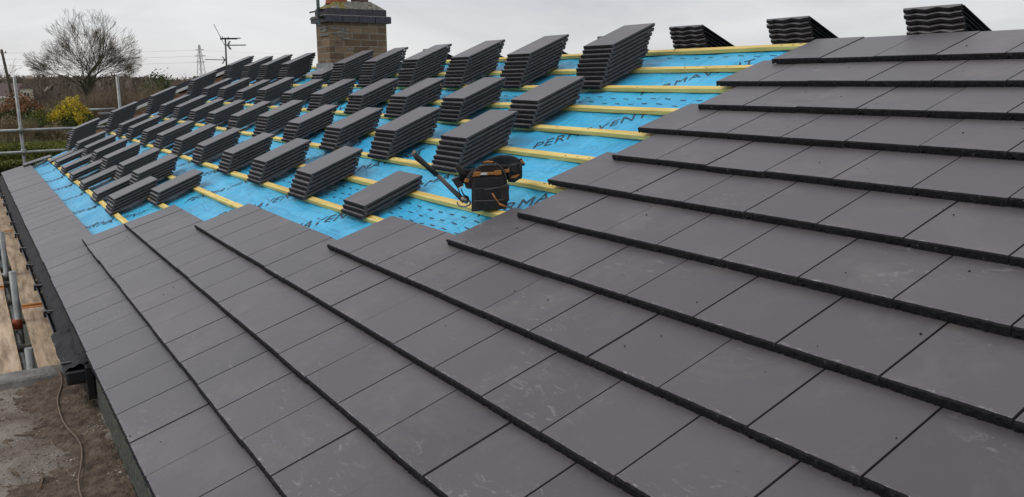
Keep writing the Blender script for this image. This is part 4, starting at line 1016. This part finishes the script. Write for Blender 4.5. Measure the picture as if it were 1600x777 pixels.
for seg in ([(520, 462, -.02), (620, 478, -.034), (760, 470, -.048), (900, 440, -.03)], [(640, 240, -.012), (740, 222, -.016), (840, 236, -.012), (900, 330, -.014), (915, 430, -.01)], [(600, 590, -.058), (740, 586, -.062), (880, 580, -.054)], [(650, 245, -.02), (740, 232, -.024), (810, 236, -.02)]):
    tube(bm, [B(*p) for p in spline(seg, 14)], .0032, 6)
link('piping', bm, M_SEAM, belt)
pouch([(850, 610), (860, 440), (930, 430), (938, 590)], -.050, -.02, M_NYL2, 'side_pocket', .004)
bm = bmesh.new(); tube(bm, [B(772, 510, -.062), B(838, 615, -.066)], .0042, 6); tube(bm, [B(838, 615, -.066), B(905, 650, -.06)], .006, 6); link('marker_pen', bm, M_ORG, belt)
# small second pouch on the belt's right side
pouch([(930, 400), (915, 290), (960, 215), (1040, 210), (1070, 300), (1050, 370), (990, 408)], .015, .055, M_NYL, 'side_pouch', .008)
pouch([(950, 375), (965, 350), (1030, 330), (1040, 345), (1000, 375)], .004, .015, M_ORG, 'orange_trim', .002)
pouch([(890, 318), (892, 285), (942, 276), (944, 312)], -.0, .02, M_ORG, 'orange_trim', .002)
pouch([(955, 300), (960, 235), (1015, 225), (1025, 305), (990, 330)], .0, .012, M_BUCK, 'buckle', .004)
pouch([(1035, 150), (1070, 135), (1108, 200), (1090, 212), (1050, 205)], .13, .15, M_NYL, 'strap_end', .003)
pouch([(1055, 165), (1075, 155), (1100, 195), (1070, 200)], .118, .13, M_ORG, 'orange_trim', .001)
# buckle at the left
pouch([(375, 372), (440, 345), (500, 440), (440, 475)], -.012, .012, M_BUCK, 'buckle', .006)
pouch([(445, 478), (450, 462), (490, 440), (496, 452)], -.020, -.012, M_LABEL, 'buckle_tab', .001)
pouch([(415, 245), (445, 240), (510, 300), (520, 340), (455, 325)], -.004, .015, M_NYL, 'strap_end', .003)
ribbon(spline([(470, 480, .0), (500, 540, -.01), (545, 570, .0)]), .012, .003, M_NYL, 'strap'); ribbon(spline([(440, 470, .0), (470, 540, -.01), (520, 590, .0)]), .010, .003, M_NYL, 'strap')
# hammer leaning in the loop
hm = empty('hammer', B(495, 600, .0), 'hammer with black rubber grip leaning against the tool belt', 'hammer')
M_WOODH = mat('worn_handle', (0.13, 0.10, 0.085), 0.6, var=0.3, scale=40); M_STEEL = mat('tool_steel', (0.30, 0.27, 0.25), 0.4, metal=0.8, var=0.2, scale=40)
bm = bmesh.new(); tube(bm, [B(225, 310, .0), B(350, 450, .0), B(500, 605, .0)], [.0105, .0115, .014], 10); link('handle', bm, M_WOODH, hm)
bm = bmesh.new(); tube(bm, [B(25, 112, .0), B(60, 160, .0), B(140, 235, .0), B(240, 335, .0)], [.0135, .0165, .0135, .0145], 10); link('grip', bm, M_BUCK, hm)
bm = bmesh.new(); tube(bm, [B(12, 100, .0), B(38, 118, .0)], [.013, .0145], 10); link('butt', bm, mat('worn_butt', (0.30, 0.22, 0.18), 0.8), hm)
bm = bmesh.new(); tube(bm, [B(x, y, z) for x, y, z in spline([(430, 610, -.01), (450, 645, -.02), (510, 655, -.022), (560, 630, -.01), (550, 600, .0)], 16)], .0045, 7); tube(bm, [B(470, 575, 0), B(540, 610, 0)], .016, 8); link('head', bm, M_STEEL, hm)

# crumpled clear wrapping
bm = bmesh.new(); g = []; cu_, cv_ = -15.55, 6.2
for i in range(17):
    row = []
    for j in range(13):
        s, t = i / 16 - .5, j / 12 - .5
        z = .06 * (1 - (2 * s) ** 2) * (1 - (2 * t) ** 2) * 2.6 + .10 * noise.noise(Vector((s * 4, t * 4, 1))) + .06 * noise.noise(Vector((s * 9, t * 9, 6)))
        row.append(bm.verts.new(P(cu_ + s * .85 + t * .15, cv_ + t * .60, -.17 + max(-.06, z))))
    g.append(row)
for i in range(16):
    for j in range(12): bm.faces.new((g[i][j], g[i + 1][j], g[i + 1][j + 1], g[i][j + 1]))
M_FILM = mat('clear_film', (0.80, 0.84, 0.88), 0.12, var=0.05, spec=1.0, alpha=0.42)
tag(link('plastic_wrapping', bm, M_FILM), 'crumpled clear plastic wrapping caught between two tile piles', 'plastic wrapping')

# grit: crumbs of tile lying on the laid courses
bm = bmesh.new(); rr = random.Random(11)
for _ in range(120):
    k = rr.randint(0, 12); u = rr.uniform(-24, 1.5) if k < 2 else rr.uniform(starts[k + 1] + .3, 2); t = rr.uniform(.05, .93); v = GAUGE * (k + t)
    n = -.092 * t + .004; r_ = .004 + abs(rr.gauss(0, .006)); c_ = (u, v, n)
    vs = [bm.verts.new(P(u + dx * r_ * rr.uniform(.7, 1.4), v + dy * r_ * rr.uniform(.7, 1.3), n + dz * r_ * .7)) for dx, dy, dz in ((1, 0, 0), (-1, 0, 0), (0, 1, 0), (0, -1, 0), (0, 0, 1), (0, 0, -1))]
    for a, b_, d_ in ((0, 2, 4), (2, 1, 4), (1, 3, 4), (3, 0, 4), (2, 0, 5), (1, 2, 5), (3, 1, 5), (0, 3, 5)): bm.faces.new((vs[a], vs[b_], vs[d_]))
tag(link('tile_crumbs', bm, M_NOSE), 'small dark crumbs of tile scattered over the laid courses', 'crumbs', kind='stuff')
